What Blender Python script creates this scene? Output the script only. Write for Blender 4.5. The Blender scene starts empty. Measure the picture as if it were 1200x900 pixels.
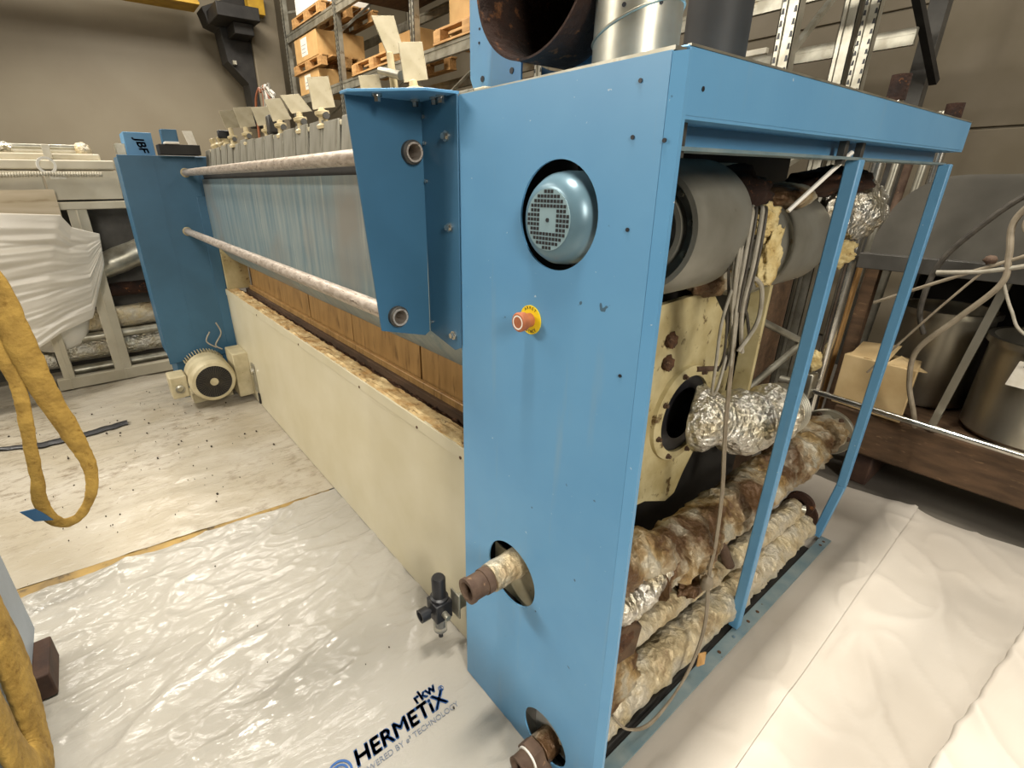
import bpy, math, random
from math import pi, sin, cos, radians, sqrt
from mathutils import Vector as V, Matrix, noise as nz
random.seed(7)
scn = bpy.context.scene
COL = scn.collection

# ------------------------------------------------------------------ camera
cd = bpy.data.cameras.new('camera'); cam = bpy.data.objects.new('camera', cd); COL.objects.link(cam)
cam.location = (0, 0, 1.70)
cam.rotation_mode = 'XYZ'
_M = Matrix.Rotation(0.915369, 3, 'Z') @ Matrix.Rotation(1.182171, 3, 'X') @ Matrix.Rotation(-0.0056748, 3, 'Z')
cam.rotation_euler = _M.to_euler('XYZ')
cd.sensor_fit = 'HORIZONTAL'; cd.sensor_width = 36.0
cd.lens = 36.0 * 576.44 / 1200.0
cd.shift_x = (600 - 560) / 1200.0
cd.shift_y = (448 - 450) / 1200.0
cd.clip_start = 0.02
scn.camera = cam

# ------------------------------------------------------------------ world, light, exposure
w = bpy.data.worlds.new('hall'); scn.world = w; w.use_nodes = True
w.node_tree.nodes['Background'].inputs[0].default_value = (1.0, 0.93, 0.84, 1)
w.node_tree.nodes['Background'].inputs[1].default_value = 0.10
def area(name, loc, aim, sx, sy, power, col=(1.0, 0.935, 0.83), spread=170):
    l = bpy.data.lights.new(name, 'AREA'); l.shape = 'RECTANGLE'; l.size = sx; l.size_y = sy
    l.energy = power; l.color = col; l.spread = math.radians(spread)
    o = bpy.data.objects.new(name, l); COL.objects.link(o); o.location = loc
    o.rotation_euler = (V(aim) - V(loc)).to_track_quat('-Z', 'Y').to_euler()
    return o
# tube luminaires under the hall roof, and an added fill for the front faces
area('area_lamp', (-5.4, -1.6, 4.9), (-5.2, -1.1, 0), 2.4, 0.35, 90)
area('area_lamp', (-0.75, 1.1, 5.0), (-0.75, 1.1, 0), 0.25, 2.4, 112, spread=90)
area('area_lamp', (4.9, -1.2, 3.9), (1.5, 0.4, 0.6), 1.0, 2.4, 245, spread=150)
area('area_lamp', (-4.4, -4.2, 4.3), (-3.0, 0.0, 0.6), 1.8, 0.35, 165, spread=150)  # fill lamp added to brighten the machine's front faces
area('area_lamp', (-8.2, 0.4, 5.6), (-8.6, 0.8, 0), 2.6, 0.35, 150)
area('area_lamp', (-5.6, 1.9, 5.6), (-6.2, 3.2, 2.0), 3.0, 0.35, 260)
area('area_lamp', (0.9, 4.8, 5.4), (0.5, 4.4, 0), 2.0, 0.35, 110)
scn.view_settings.view_transform = 'Standard'
scn.view_settings.look = 'None'
scn.view_settings.gamma = 1.0
scn.view_settings.use_curve_mapping = False
scn.view_settings.exposure = 0.12

# ------------------------------------------------------------------ materials
def lin(h):
    if isinstance(h, str):
        h = h.lstrip('#'); c = [int(h[i:i+2], 16) / 255 for i in (0, 2, 4)]
    else: c = h
    return tuple((x / 12.92 if x <= .04045 else ((x + .055) / 1.055) ** 2.4) for x in c) + (1,)
class NT:
    def __init__(s, name):
        s.m = bpy.data.materials.new(name); s.m.use_nodes = True
        s.t = s.m.node_tree; s.n = s.t.nodes; s.l = s.t.links
        s.b = s.n['Principled BSDF']
        s.tc = s.n.new('ShaderNodeTexCoord')
    def node(s, t, **k):
        x = s.n.new(t)
        for a, v in k.items(): setattr(x, a, v)
        return x
    def coord(s, scale=(1, 1, 1), rot=(0, 0, 0), src='Object'):
        mp = s.node('ShaderNodeMapping'); mp.inputs['Scale'].default_value = scale; mp.inputs['Rotation'].default_value = rot
        s.l.new(s.tc.outputs[src], mp.inputs[0]); return mp.outputs[0]
    def noise(s, co, scale, detail=4, rough=.55, dist=0):
        x = s.node('ShaderNodeTexNoise'); x.inputs['Scale'].default_value = scale; x.inputs['Detail'].default_value = detail
        x.inputs['Roughness'].default_value = rough; x.inputs['Distortion'].default_value = dist
        s.l.new(co, x.inputs['Vector']); return x.outputs['Fac']
    def voro(s, co, scale, feature='F1'):
        x = s.node('ShaderNodeTexVoronoi'); x.feature = feature; x.inputs['Scale'].default_value = scale
        s.l.new(co, x.inputs['Vector']); return x.outputs['Distance']
    def ramp(s, fac, lo, hi):
        x = s.node('ShaderNodeMapRange'); x.inputs[1].default_value = lo; x.inputs[2].default_value = hi
        s.l.new(fac, x.inputs[0]); return x.outputs[0]
    def mix(s, fac, a, b):
        x = s.node('ShaderNodeMix', data_type='RGBA')
        if isinstance(fac, (int, float)): x.inputs[0].default_value = fac
        else: s.l.new(fac, x.inputs[0])
        for i, c in ((6, a), (7, b)):
            if isinstance(c, bpy.types.NodeSocket): s.l.new(c, x.inputs[i])
            else: x.inputs[i].default_value = lin(c)
        return x.outputs[2]
    def math(s, op, a, b):
        x = s.node('ShaderNodeMath', operation=op)
        for i, c in ((0, a), (1, b)):
            if isinstance(c, bpy.types.NodeSocket): s.l.new(c, x.inputs[i])
            else: x.inputs[i].default_value = c
        return x.outputs[0]
    def bump(s, h, strength=.3, dist=.01):
        x = s.node('ShaderNodeBump'); x.inputs['Strength'].default_value = strength; x.inputs['Distance'].default_value = dist
        s.l.new(h, x.inputs['Height']); s.l.new(x.outputs[0], s.b.inputs['Normal'])
    def col(s, c):
        if isinstance(c, bpy.types.NodeSocket): s.l.new(c, s.b.inputs['Base Color'])
        else: s.b.inputs['Base Color'].default_value = lin(c)
    def set(s, rough=.5, metal=0, spec=.5):
        s.b.inputs['Roughness'].default_value = rough; s.b.inputs['Metallic'].default_value = metal
        s.b.inputs['Specular IOR Level'].default_value = spec; return s
def pm(name, c1, c2=None, scale=6, rough=.5, metal=0, c3=None, spot=(.62, .72), sscale=14, bump=0, bscale=40, bdist=.004, stretch=(1, 1, 1), spec=.5, lohi=(.35, .65)):
    t = NT(name).set(rough, metal, spec)
    co = t.coord(stretch)
    if c2 is None: t.col(c1)
    else:
        c = t.mix(t.ramp(t.noise(co, scale), *lohi), c1, c2)
        if c3: c = t.mix(t.ramp(t.noise(co, sscale, 5, .6), *spot), c, c3)
        t.col(c)
    if bump: t.bump(t.noise(co, bscale, 5), bump, bdist)
    return t.m
M = {}
M['blue'] = pm('blue_paint', '#6892ae', '#7099b3', 3, .42, 0, '#7f8f93', (.70, .80), 9, .12, 120, .001)
def _blue(name, a, b_, chip):
    t = NT(name).set(.42)
    co = t.coord(); c = t.mix(t.ramp(t.noise(co, 2.5, 4), .35, .65), a, b_)
    st = t.ramp(t.noise(t.coord((9, 9, .8)), 2.0, 5, .6), .60, .80); c = t.mix(t.math('MULTIPLY', st, .35), c, '#8a9ba2')
    c = t.mix(t.math('MULTIPLY', t.ramp(t.noise(co, 70, 3), .735, .76), .7), c, chip)
    c = t.mix(t.math('MULTIPLY', t.ramp(t.noise(t.coord((1, 1, 1), (.4, .8, 0)), 31, 2), .76, .78), .8), c, '#33444d'); t.col(c)
    t.bump(t.noise(co, 120, 4), .10, .001); return t.m
M['blue'] = _blue('blue_paint', '#5a91ba', '#6399c0', '#c3d0d4')
M['blue_dark'] = pm('blue_paint_shaded', '#386583', '#325d79', 3, .45, 0, '#3a5a70', (.70, .8), 9, .12, 120, .001)  # same blue paint, darkened for the faces that get less light
M['blue_rail'] = pm('blue_worn_steel', '#6b848d', '#8a999b', 9, .5, .25, '#55483a', (.68, .74), 22, .3, 80, .002)
M['cream'] = pm('cream_paint', '#cbc3a9', '#c3ba9c', 3, .45, 0, '#8f8260', (.74, .8), 16, .1, 90, .001)
M['cream_dirty'] = pm('cream_paint_dirty', '#c9bd92', '#a8986a', 7, .55, 0, '#5a4526', (.6, .68), 18, .3, 60, .002)
M['cream_motor'] = pm('cream_motor_paint', '#c4b998', '#a99d7c', 9, .5, 0, '#6c5f45', (.68, .75), 24, .15, 80, .001)
M['beige'] = pm('beige_paint', '#cfc7b2', '#c0b7a0', 4, .5, 0, '#8c8068', (.72, .78), 12)
M['black'] = pm('black_plastic', '#17171a', '#222226', 20, .4)
M['dark'] = pm('dark_steel', '#2b2926', '#1b1917', 5, .6, .2)
M['darkgrey'] = pm('dark_grey_steel', '#53514c', '#3f3d39', 5, .5, .3)
M['drum'] = pm('grey_drum_steel', '#8b897f', '#757267', 5, .45, .35, '#5a4c39', (.68, .8), 12, .1, 40, .002)
M['galv'] = pm('galvanised_steel', '#b9b6a8', '#8f8b7c', 7, .38, .75, '#7b6a4c', (.66, .74), 9, .1, 50, .002)
M['chrome'] = pm('bright_steel', '#d8d6cf', '#b5b2a8', 8, .2, .95)
M['stainless'] = pm('stainless_steel', '#b6b1a4', '#8f8a7d', 3, .32, .85, stretch=(1, 1, .3))
M['rust'] = pm('rusted_steel', '#3d2415', '#1d100a', 8, .9, .1, '#80502a', (.60, .70), 30, .9, 60, .006)
M['rust_in'] = pm('flaking_dark_rust', '#301b0f', '#140b07', 9, .95, .05, '#6a4426', (.60, .68), 26, 1.0, 50, .02)
M['rust_pipe'] = pm('brown_pipe_steel', '#6a5646', '#4a372b', 14, .7, .3, '#8b6f55', (.62, .7), 40, .5, 80, .003)
M['rod'] = pm('worn_chrome_rod', '#cfc4b8', '#a89a8c', 22, .38, .55, '#6a5a4e', (.58, .68), 34, .15, 90, .001, stretch=(1, 3, 3))
M['board'] = pm('grey_dusty_board', '#908d81', '#716e60', 7, .6, .1, '#65604f', (.62, .72), 12, .2, 40, .002, stretch=(2, 2, .4))
M['tan_plate'] = pm('tan_plate', '#a99f85', '#998f73', 16, .6, 0, '#7d7152', (.64, .72), 40)
M['spool'] = pm('cream_ceramic', '#cfc09a', '#b3a37b', 20, .45)
M['yellow'] = pm('yellow_paint', '#c29a2a', '#a8811f', 6, .5)
M['sling'] = pm('yellow_webbing', '#a9883e', '#886a2b', 16, .8, 0, '#7c5c1c', (.6, .72), 30, .8, 55, .006)
M['sign_yellow'] = pm('yellow_disc', '#f0cf1c')
M['red'] = pm('faded_red', '#b06a44', '#9a5a3a', 30, .5)
M['white'] = pm('white_plastic', '#e8e4da', rough=.4)
M['ink'] = pm('blue_ink', '#20508a', rough=.5)
M['ink_grey'] = pm('grey_ink', '#6d7480', rough=.5)
M['ink_dark'] = pm('dark_ink', '#17324a', rough=.5)
M['label'] = pm('paper_label', '#e6e1d4', '#dcd6c6', 40, .7)
M['wood'] = pm('pallet_wood', '#b98f5a', '#9c7443', 8, .75, 0, '#6d4d2a', (.66, .74), 18, .4, 50, .003, stretch=(1, 6, 6))
M['wood_pale'] = pm('pale_timber', '#c39a63', '#a57d48', 6, .75, bump=.3, stretch=(6, 6, 1))
M['wood_dark'] = pm('dark_brown_timber', '#5d4630', '#443220', 6, .8, 0, '#7a6145', (.62, .72), 14, .4, 40, .003, stretch=(1, 4, 4))
M['wood_block'] = pm('stained_block', '#4a3325', '#33221a', 10, .75, bump=.4)
M['carton'] = pm('cardboard', '#c6a069', '#b58e58', 5, .8, 0, '#8a6839', (.7, .78), 9)
M['carton_old'] = pm('worn_cardboard', '#c6ae82', '#b2986b', 5, .8, 0, '#7c6440', (.66, .76), 9)
M['tape'] = pm('packing_tape', '#a3834f', '#937343', 8, .3)
M['wool'] = pm('glass_wool', '#dccb98', '#bda469', 18, .95, 0, '#7c5c2c', (.6, .7), 26, 1.0, 60, .012)
M['cable'] = pm('grey_cable', '#a39d8f', '#8b8576', 30, .55)
M['cable_dark'] = pm('dark_cable', '#4d4840', '#38342e', 30, .6)
M['cable_tan'] = pm('tan_cable', '#918673', '#7a6f5d', 20, .6)
M['white_rod'] = pm('white_bar', '#cfc9b8', '#b9b29f', 10, .5)
M['grey_plate'] = pm('pale_grey_blue_paint', '#9aa5b2', '#8d98a6', 5, .5)
M['tank_panel'] = pm('dull_grey_panel', '#5f5c54', '#504d46', 4, .55, .2, '#3d3a33', (.66, .76), 7)
M['glass'] = pm('clear_bowl', '#d8d8d2', rough=.12); M['glass'].node_tree.nodes['Principled BSDF'].inputs['Transmission Weight'].default_value = .8
M['debris'] = pm('dark_flakes', '#3a2c1e', '#22180f', 30, .9)
M['crud'] = pm('brown_lint_crust', '#6a4a32', '#3c281a', 26, .95, 0, '#8f7358', (.58, .68), 48, 1.0, 70, .012)
def _amber():
    t = NT('amber_stained_steel').set(.45, .15)
    co = t.coord((5, 5, .9)); c = t.mix(t.ramp(t.noise(co, 3, 4), .3, .7), '#b48f5a', '#957345')
    c = t.mix(t.ramp(t.noise(co, 9, 5), .55, .75), c, '#6e5232'); t.col(c); return t.m
M['amber'] = _amber()
def _rim():
    t = NT('crusted_cream_rim').set(.85)
    co = t.coord(); c = t.mix(t.ramp(t.noise(co, 11, 5, .6), .38, .62), '#dcc492', '#b08b55')
    c = t.mix(t.ramp(t.noise(co, 26, 5, .6), .60, .68), c, '#6a4b2c'); t.col(c); t.bump(t.noise(co, 40, 5), .8, .01); return t.m
M['rim'] = _rim()
def _guard():
    t = NT('streaked_blue_grey_sheet').set(.36, .35)
    co = t.coord((9, 9, .55)); c = t.mix(t.ramp(t.noise(co, 2.2, 6, .6), .34, .62), '#6b8590', '#939f9f')
    c = t.mix(t.ramp(t.noise(co, 5, 6, .65), .60, .72), c, '#b7bcb3')
    co2 = t.coord((1, 1, 1)); c = t.mix(t.ramp(t.noise(co2, 1.7, 3), .52, .72), c, '#8d8c86'); t.col(c); return t.m
M['guard'] = _guard()
def _foil():
    t = NT('crumpled_foil').set(.28, .9)
    co = t.coord(); c = t.mix(t.ramp(t.noise(co, 12, 3), .45, .75), '#e2dfd6', '#c2b48f'); t.col(c)
    v = t.math('ADD', t.voro(co, 45), t.noise(co, 70, 4)); t.bump(v, .9, .012); return t.m
M['foil'] = _foil()
def _lag(name, rustlo, rusthi, a='#b7b3a4', b='#c9ae7d', r='#6b4a2a', met=.45):
    t = NT(name).set(.42, met)
    co = t.coord(); n = t.noise(co, 4.5, 5, .62)
    c = t.mix(t.ramp(t.noise(co, 9, 3), .4, .6), a, b)
    c = t.mix(t.ramp(n, rustlo, rusthi), c, r); t.col(c)
    v = t.math('ADD', t.voro(co, 30), t.noise(co, 55, 5)); t.bump(v, .8, .012); return t.m
M['lag_rust'] = _lag('rusty_pipe_lagging', .43, .57, '#b8b09c', '#bd9f68', '#5f452b', .35)
M['lag_pale'] = _lag('pale_pipe_lagging', .56, .70, '#c6beab', '#cdbd98', '#7d6242', .4)
M['lag_dark'] = _lag('dark_pipe_lagging', .38, .56, '#8d8778', '#84663d', '#3d2919', .3)
def _sheet(name, c1, c2, rough, dirt=0, crinkle=.35, dens=26):
    t = NT(name).set(rough, 0, .38)
    co = t.coord()
    c = t.mix(t.ramp(t.noise(co, 1.6, 3), .35, .65), c1, c2)
    if dirt:
        d = t.ramp(t.noise(t.coord((1.3, .6, 1)), 13, 8, .75), .50, .66)
        big = t.ramp(t.noise(co, 1.1, 2), .38, .58)
        c = t.mix(t.math('MULTIPLY', t.math('MULTIPLY', d, big), .75), c, '#6b5b45')
        sm = t.ramp(t.noise(co, 60, 3, .5), .70, .76); c = t.mix(t.math('MULTIPLY', sm, .7), c, '#5a4a37')
    t.col(c)
    a = t.noise(t.coord((1, .35, 1), (0, 0, .5)), dens, 5, .55, .6)
    b2 = t.noise(co, dens * .28, 3, .5, .3)
    t.bump(t.math('ADD', a, b2), crinkle, .010)
    return t.m
M['film'] = _sheet('white_glossy_film', '#a5a198', '#9a968c', .13, 0, .6, 22)
M['film_dirty'] = _sheet('white_dirty_film', '#b1aa9c', '#a39a87', .22, 1.6, .5)
M['cloth'] = _sheet('white_cover_sheet', '#bab3a8', '#aea69a', .5, 0, .25, 12)
M['wrap'] = _sheet('stretched_white_wrap', '#dcd6ca', '#cdc6b8', .3, 0, .2, 8)
def _concrete():
    t = NT('dark_concrete').set(.6); co = t.coord()
    t.col(t.mix(t.ramp(t.noise(co, 2.2, 6), .3, .7), '#6b665c', '#55504a')); t.bump(t.noise(co, 60, 4), .2, .003); return t.m
M['concrete'] = _concrete()
def _wall():
    t = NT('taupe_plaster').set(.5); co = t.coord()
    t.col(t.mix(t.ramp(t.noise(co, 1.2, 4), .3, .7), '#8f8570', '#867b66')); t.bump(t.noise(co, 3, 3), .05, .02); return t.m
M['wall'] = _wall()
M['wall_panel'] = pm('taupe_panel', '#7d7361', '#736955', 2, .65)
M['ceil'] = pm('roof_sheet', '#5d574d', '#524c43', 2, .8)

# ------------------------------------------------------------------ mesh helpers
def finish(name, me, mat, parent=None, smooth=True, bev=0, kind=None, ang=35):
    if len(me.vertices):
        xs = [v.co for v in me.vertices]
        lo = V((min(c.x for c in xs), min(c.y for c in xs), min(c.z for c in xs)))
        hi = V((max(c.x for c in xs), max(c.y for c in xs), max(c.z for c in xs)))
        c = (lo + hi) / 2
    else: c = V((0, 0, 0))
    me.transform(Matrix.Translation(-c))
    me.materials.clear(); me.materials.append(M[mat] if isinstance(mat, str) else mat)
    me.name = name
    if smooth:
        me.polygons.foreach_set('use_smooth', [True] * len(me.polygons)); me.set_sharp_from_angle(angle=radians(ang))
    o = bpy.data.objects.new(name, me); COL.objects.link(o); o.location = c
    if parent is not None:
        o.parent = parent; o.matrix_parent_inverse = Matrix.Translation(-wl(parent))
    if bev:
        b = o.modifiers.new('bevel', 'BEVEL'); b.width = bev; b.segments = 2; b.limit_method = 'ANGLE'; b.angle_limit = radians(40)
    if kind: o['kind'] = kind
    return o
def wl(o):
    # world location of an unrotated object from its own location (parents use pure translations)
    return V(o.location)
def tag(o, label, cat, group=None):
    o['label'] = label; o['category'] = cat
    if group: o['group'] = group
    return o
def thing(name, label, cat, loc, group=None):
    o = bpy.data.objects.new(name, None); COL.objects.link(o); o.location = loc; o.empty_display_size = .1
    return tag(o, label, cat, group)
def struct(o): o['kind'] = 'structure'; return o
def basis(d):
    d = V(d).normalized(); u = d.orthogonal().normalized(); 
    if abs(d.z) < .99: u = V((0, 0, 1)).cross(d).normalized()
    return u, d.cross(u).normalized(), d
class B:
    def __init__(s): s.v = []; s.f = []
    def add(s, vs, fs):
        n = len(s.v); s.v += [tuple(v) for v in vs]; s.f += [tuple(i + n for i in f) for f in fs]; return s
    def box(s, lo, hi):
        x0, y0, z0 = lo; x1, y1, z1 = hi
        return s.add([(x0,y0,z0),(x1,y0,z0),(x1,y1,z0),(x0,y1,z0),(x0,y0,z1),(x1,y0,z1),(x1,y1,z1),(x0,y1,z1)],
                     [(3,2,1,0),(4,5,6,7),(0,1,5,4),(1,2,6,5),(2,3,7,6),(3,0,4,7)])
    def bar(s, p0, p1, wd, ht, up=(0, 0, 1)):
        p0 = V(p0); p1 = V(p1); d = (p1 - p0).normalized(); u = V(up)
        if abs(d.dot(u)) > .98: u = V((1, 0, 0))
        r = d.cross(u).normalized(); u = r.cross(d).normalized()
        vs = []
        for p in (p0, p1):
            for a, b in ((-1,-1),(1,-1),(1,1),(-1,1)): vs.append(p + r * a * wd / 2 + u * b * ht / 2)
        return s.add(vs, [(3,2,1,0),(4,5,6,7),(0,1,5,4),(1,2,6,5),(2,3,7,6),(3,0,4,7)])
    def cyl(s, p0, p1, r0, r1=None, n=24, cap=(1, 1)):
        r1 = r0 if r1 is None else r1; p0 = V(p0); p1 = V(p1); u, w_, d = basis(p1 - p0)
        vs = [p0 + (u * cos(2*pi*i/n) + w_ * sin(2*pi*i/n)) * r0 for i in range(n)] + [p1 + (u * cos(2*pi*i/n) + w_ * sin(2*pi*i/n)) * r1 for i in range(n)]
        fs = [(i, (i+1) % n, n + (i+1) % n, n + i) for i in range(n)]
        if cap[0]: fs.append(tuple(range(n-1, -1, -1)))
        if cap[1]: fs.append(tuple(range(n, 2*n)))
        return s.add(vs, fs)
    def lathe(s, o, d, prof, n=32, closed=False):
        o = V(o); u, w_, d = basis(d); vs = []; fs = []
        for r, h in prof:
            for i in range(n):
                a = 2*pi*i/n; vs.append(o + d*h + (u*cos(a) + w_*sin(a))*max(r, 1e-5))
        m = len(prof)
        for j in range(m - (0 if closed else 1)):
            k = (j+1) % m
            for i in range(n): fs.append((j*n+i, j*n+(i+1) % n, k*n+(i+1) % n, k*n+i))
        return s.add(vs, fs)
    def tube(s, pts, r, n=12, cap=True, nozz=None, flat=1.0, upv=None):
        pts = [V(p) for p in pts]; m = len(pts); rr = r if isinstance(r, (list, tuple)) else [r]*m
        vs = []; fs = []; u = None
        for j, p in enumerate(pts):
            d = (pts[min(j+1, m-1)] - pts[max(j-1, 0)]).normalized()
            if u is None:
                u = V(upv) if upv else basis(d)[0]
            u = (u - d * u.dot(d)).normalized(); w_ = d.cross(u)
            for i in range(n):
                a = 2*pi*i/n; q = p + u*cos(a)*rr[j] + w_*sin(a)*rr[j]*flat
                if nozz: q = q + (q - p).normalized() * nozz(q)
                vs.append(q)
        for j in range(m-1):
            for i in range(n): fs.append((j*n+i, j*n+(i+1) % n, (j+1)*n+(i+1) % n, (j+1)*n+i))
        if cap: fs.append(tuple(range(n-1, -1, -1))); fs.append(tuple(range((m-1)*n, m*n)))
        return s.add(vs, fs)
    def prism(s, poly, vec):
        poly = [V(p) for p in poly]; vec = V(vec); n = len(poly)
        vs = poly + [p + vec for p in poly]
        fs = [tuple(range(n-1, -1, -1)), tuple(range(n, 2*n))] + [(i, (i+1) % n, n+(i+1) % n, n+i) for i in range(n)]
        return s.add(vs, fs)
    def grid(s, fn, nu, nv, thick=None):
        vs = [V(fn(i/nu, j/nv)) for j in range(nv+1) for i in range(nu+1)]
        fs = [(j*(nu+1)+i, j*(nu+1)+i+1, (j+1)*(nu+1)+i+1, (j+1)*(nu+1)+i) for j in range(nv) for i in range(nu)]
        if thick:
            t = V(thick); N = len(vs); vs2 = [v + t for v in vs]
            fs2 = [tuple(i + N for i in reversed(f)) for f in fs]; ed = []
            for i in range(nu):
                ed.append((i+1, i, N+i, N+i+1)); a = nv*(nu+1)+i; ed.append((a, a+1, N+a+1, N+a))
            for j in range(nv):
                a = j*(nu+1); b = (j+1)*(nu+1); ed.append((a, b, N+b, N+a)); ed.append((b+nu, a+nu, N+a+nu, N+b+nu))
            return s.add(vs + vs2, fs + fs2 + ed)
        return s.add(vs, fs)
    def ball(s, c, r, nu=12, nv=8, nf=None):
        c = V(c); r = V(r) if not isinstance(r, (int, float)) else V((r, r, r)); vs = []; fs = []
        for j in range(nv+1):
            th = pi*j/nv
            for i in range(nu):
                a = 2*pi*i/nu; d = V((sin(th)*cos(a), sin(th)*sin(a), cos(th))); k = 1 + (nf(d) if nf else 0)
                vs.append(c + V((d.x*r.x, d.y*r.y, d.z*r.z))*k)
        for j in range(nv):
            for i in range(nu): fs.append((j*nu+i, (j+1)*nu+i, (j+1)*nu+(i+1) % nu, j*nu+(i+1) % nu))
        return s.add(vs, fs)
    def out(s, name, mat, parent=None, **k):
        me = bpy.data.meshes.new(name); me.from_pydata(s.v, [], s.f); me.validate(); me.update()
        return finish(name, me, mat, parent, **k)
def spline(pts, n=8, closed=False):
    P = [V(p) for p in pts]; m = len(P); out = []
    rng = range(m if closed else m-1)
    for i in rng:
        p0 = P[(i-1) % m] if closed or i > 0 else P[0]; p1 = P[i]; p2 = P[(i+1) % m]; p3 = P[(i+2) % m] if closed or i+2 < m else P[-1]
        for k in range(n):
            t = k/n; out.append(.5*((2*p1) + (p2-p0)*t + (2*p0-5*p1+4*p2-p3)*t*t + (3*p1-p0-3*p2+p3)*t**3))
    if not closed: out.append(P[-1])
    return out
def conv(cu, name):
    o = bpy.data.objects.new('tmp', cu); COL.objects.link(o)
    dg = bpy.context.evaluated_depsgraph_get(); dg.update()
    me = bpy.data.meshes.new_from_object(o.evaluated_get(dg)); bpy.data.objects.remove(o); me.name = name
    return me
def frame(o, u, v):
    u = V(u).normalized(); v = V(v).normalized(); n = u.cross(v)
    return Matrix(((u.x, v.x, n.x, o[0]), (u.y, v.y, n.y, o[1]), (u.z, v.z, n.z, o[2]), (0, 0, 0, 1)))
def circ(c, r, n=48, ry=None): return [(c[0] + r*cos(2*pi*i/n), c[1] + (ry or r)*sin(2*pi*i/n)) for i in range(n)]
def plate(name, outer, holes, th, fr, mat, parent, **k):
    cu = bpy.data.curves.new(name, 'CURVE'); cu.dimensions = '2D'; cu.fill_mode = 'BOTH'; cu.extrude = th/2
    for lp in [outer] + holes:
        sp = cu.splines.new('POLY'); sp.points.add(len(lp)-1); sp.use_cyclic_u = True
        for p, q in zip(sp.points, lp): p.co = (q[0], q[1], 0, 1)
    me = conv(cu, name); me.transform(fr); me.update()
    return finish(name, me, mat, parent, **k)
def text(name, body, size, fr, mat, parent, ext=.0006, bold=0, shear=0, align='LEFT'):
    vs = []; fs = []
    for dx, dy in (((0, 0),) if not bold else ((-bold, -bold), (bold, -bold), (-bold, bold), (bold, bold))):
        cu = bpy.data.curves.new(name, 'FONT'); cu.body = body; cu.size = size; cu.extrude = ext; cu.shear = shear; cu.align_x = align
        me = conv(cu, name); n = len(vs)
        vs += [fr @ V((v.co.x + dx, v.co.y + dy, v.co.z)) for v in me.vertices]; fs += [tuple(i + n for i in p.vertices) for p in me.polygons]
    me = bpy.data.meshes.new(name); me.from_pydata(vs, [], fs); me.update()
    return finish(name, me, mat, parent, smooth=False)
def copy_tree(o, parent=None, d=(0, 0, 0)):
    c = o.copy(); COL.objects.link(c); c.location = V(o.location) + V(d)
    if parent is not None: c.parent = parent; c.matrix_parent_inverse = Matrix.Translation(-V(parent.location))
    for ch in o.children: copy_tree(ch, c, d)
    return c
def box(name, lo, hi, mat, parent=None, bev=.003, **k): return B().box(lo, hi).out(name, mat, parent, bev=bev, **k)
def cyl(name, p0, p1, r, mat, parent=None, n=24, r1=None, bev=0): return B().cyl(p0, p1, r, r1, n).out(name, mat, parent, bev=bev)
def bolt(name, p, d, r, h, mat, parent):
    b = B(); p = V(p); d = V(d).normalized(); b.cyl(p, p + d*h*.35, r*1.5, n=16); b.cyl(p + d*h*.3, p + d*h, r, n=6)
    return b.out(name, mat, parent, ang=25)
def F(p, s=1.0, o=0): return nz.noise(V(p)*s + V((o, o*1.7, o*.3)))

# ================================================================== the hall
struct(box('floor', (-12, -5, -.12), (6, 7.2, 0), 'concrete', bev=0))
struct(box('wall_left', (-11.2, -5, 0), (-11.0, 7.2, 6.4), 'wall', bev=0))
wb = struct(box('wall_back', (-11, 6.6, 0), (6, 6.8, 6.4), 'wall', bev=0))
for k in range(6):
    box('wall_panel', (-11, 6.56, .02 + k*1.05), (6, 6.60, .02 + k*1.05 + 1.03), 'wall_panel', wb, bev=.006)
struct(box('wall_right', (6.0, -5, 0), (6.2, 7.2, 6.4), 'wall', bev=0))
struct(box('wall_front', (-11, -5.2, 0), (6.2, -5, 6.4), 'wall', bev=0))
struct(box('ceiling', (-11.2, -5.2, 6.4), (6.2, 7.2, 6.6), 'ceil', bev=0))
# concrete column with the crane runway in the far corner
struct(box('trim_1', (-11.0, 2.98, 0), (-10.0, 3.45, 6.4), 'wall_panel', bev=.02))
cr = thing('crane_runway', 'dark steel crane runway bracket on the column in the far corner', 'crane runway', (-10.2, 2.8, 3.2))
B().prism([(-10.05, 2.56, 3.55), (-10.05, 2.52, 4.0), (-10.05, 2.36, 4.05), (-10.05, 2.30, 4.25), (-10.05, 3.1, 4.6), (-10.05, 2.98, 4.3), (-10.05, 2.98, 2.6), (-10.05, 2.86, 2.6), (-10.05, 2.84, 3.25)], (-.4, 0, 0)).out('bracket', 'dark', cr, bev=.01)
B().box((-10.04, 2.36, 4.02), (-9.4, 2.98, 4.20)).box((-10.04, 2.62, 3.86), (-9.6, 2.92, 4.02)).out('runway_beam', 'dark', cr, bev=.01)
box('clip', (-10.04, 2.72, 3.9), (-9.94, 2.84, 4.0), 'galv', cr)
box('bolt_head', (-10.04, 2.62, 3.50), (-9.98, 2.68, 3.56), 'galv', cr)
yb = thing('crane_girder', 'yellow overhead crane girder at the top of the far wall', 'crane girder', (-10.2, 1.2, 4.2))
box('girder', (-10.3, -3.0, 4.27), (-9.95, 2.25, 4.6), 'yellow', yb)
box('flange', (-10.36, -3.0, 4.23), (-9.89, 2.25, 4.27), 'yellow', yb)
box('end_carriage', (-9.98, 2.95, 4.22), (-9.8, 3.2, 4.5), 'yellow', yb)

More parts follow.
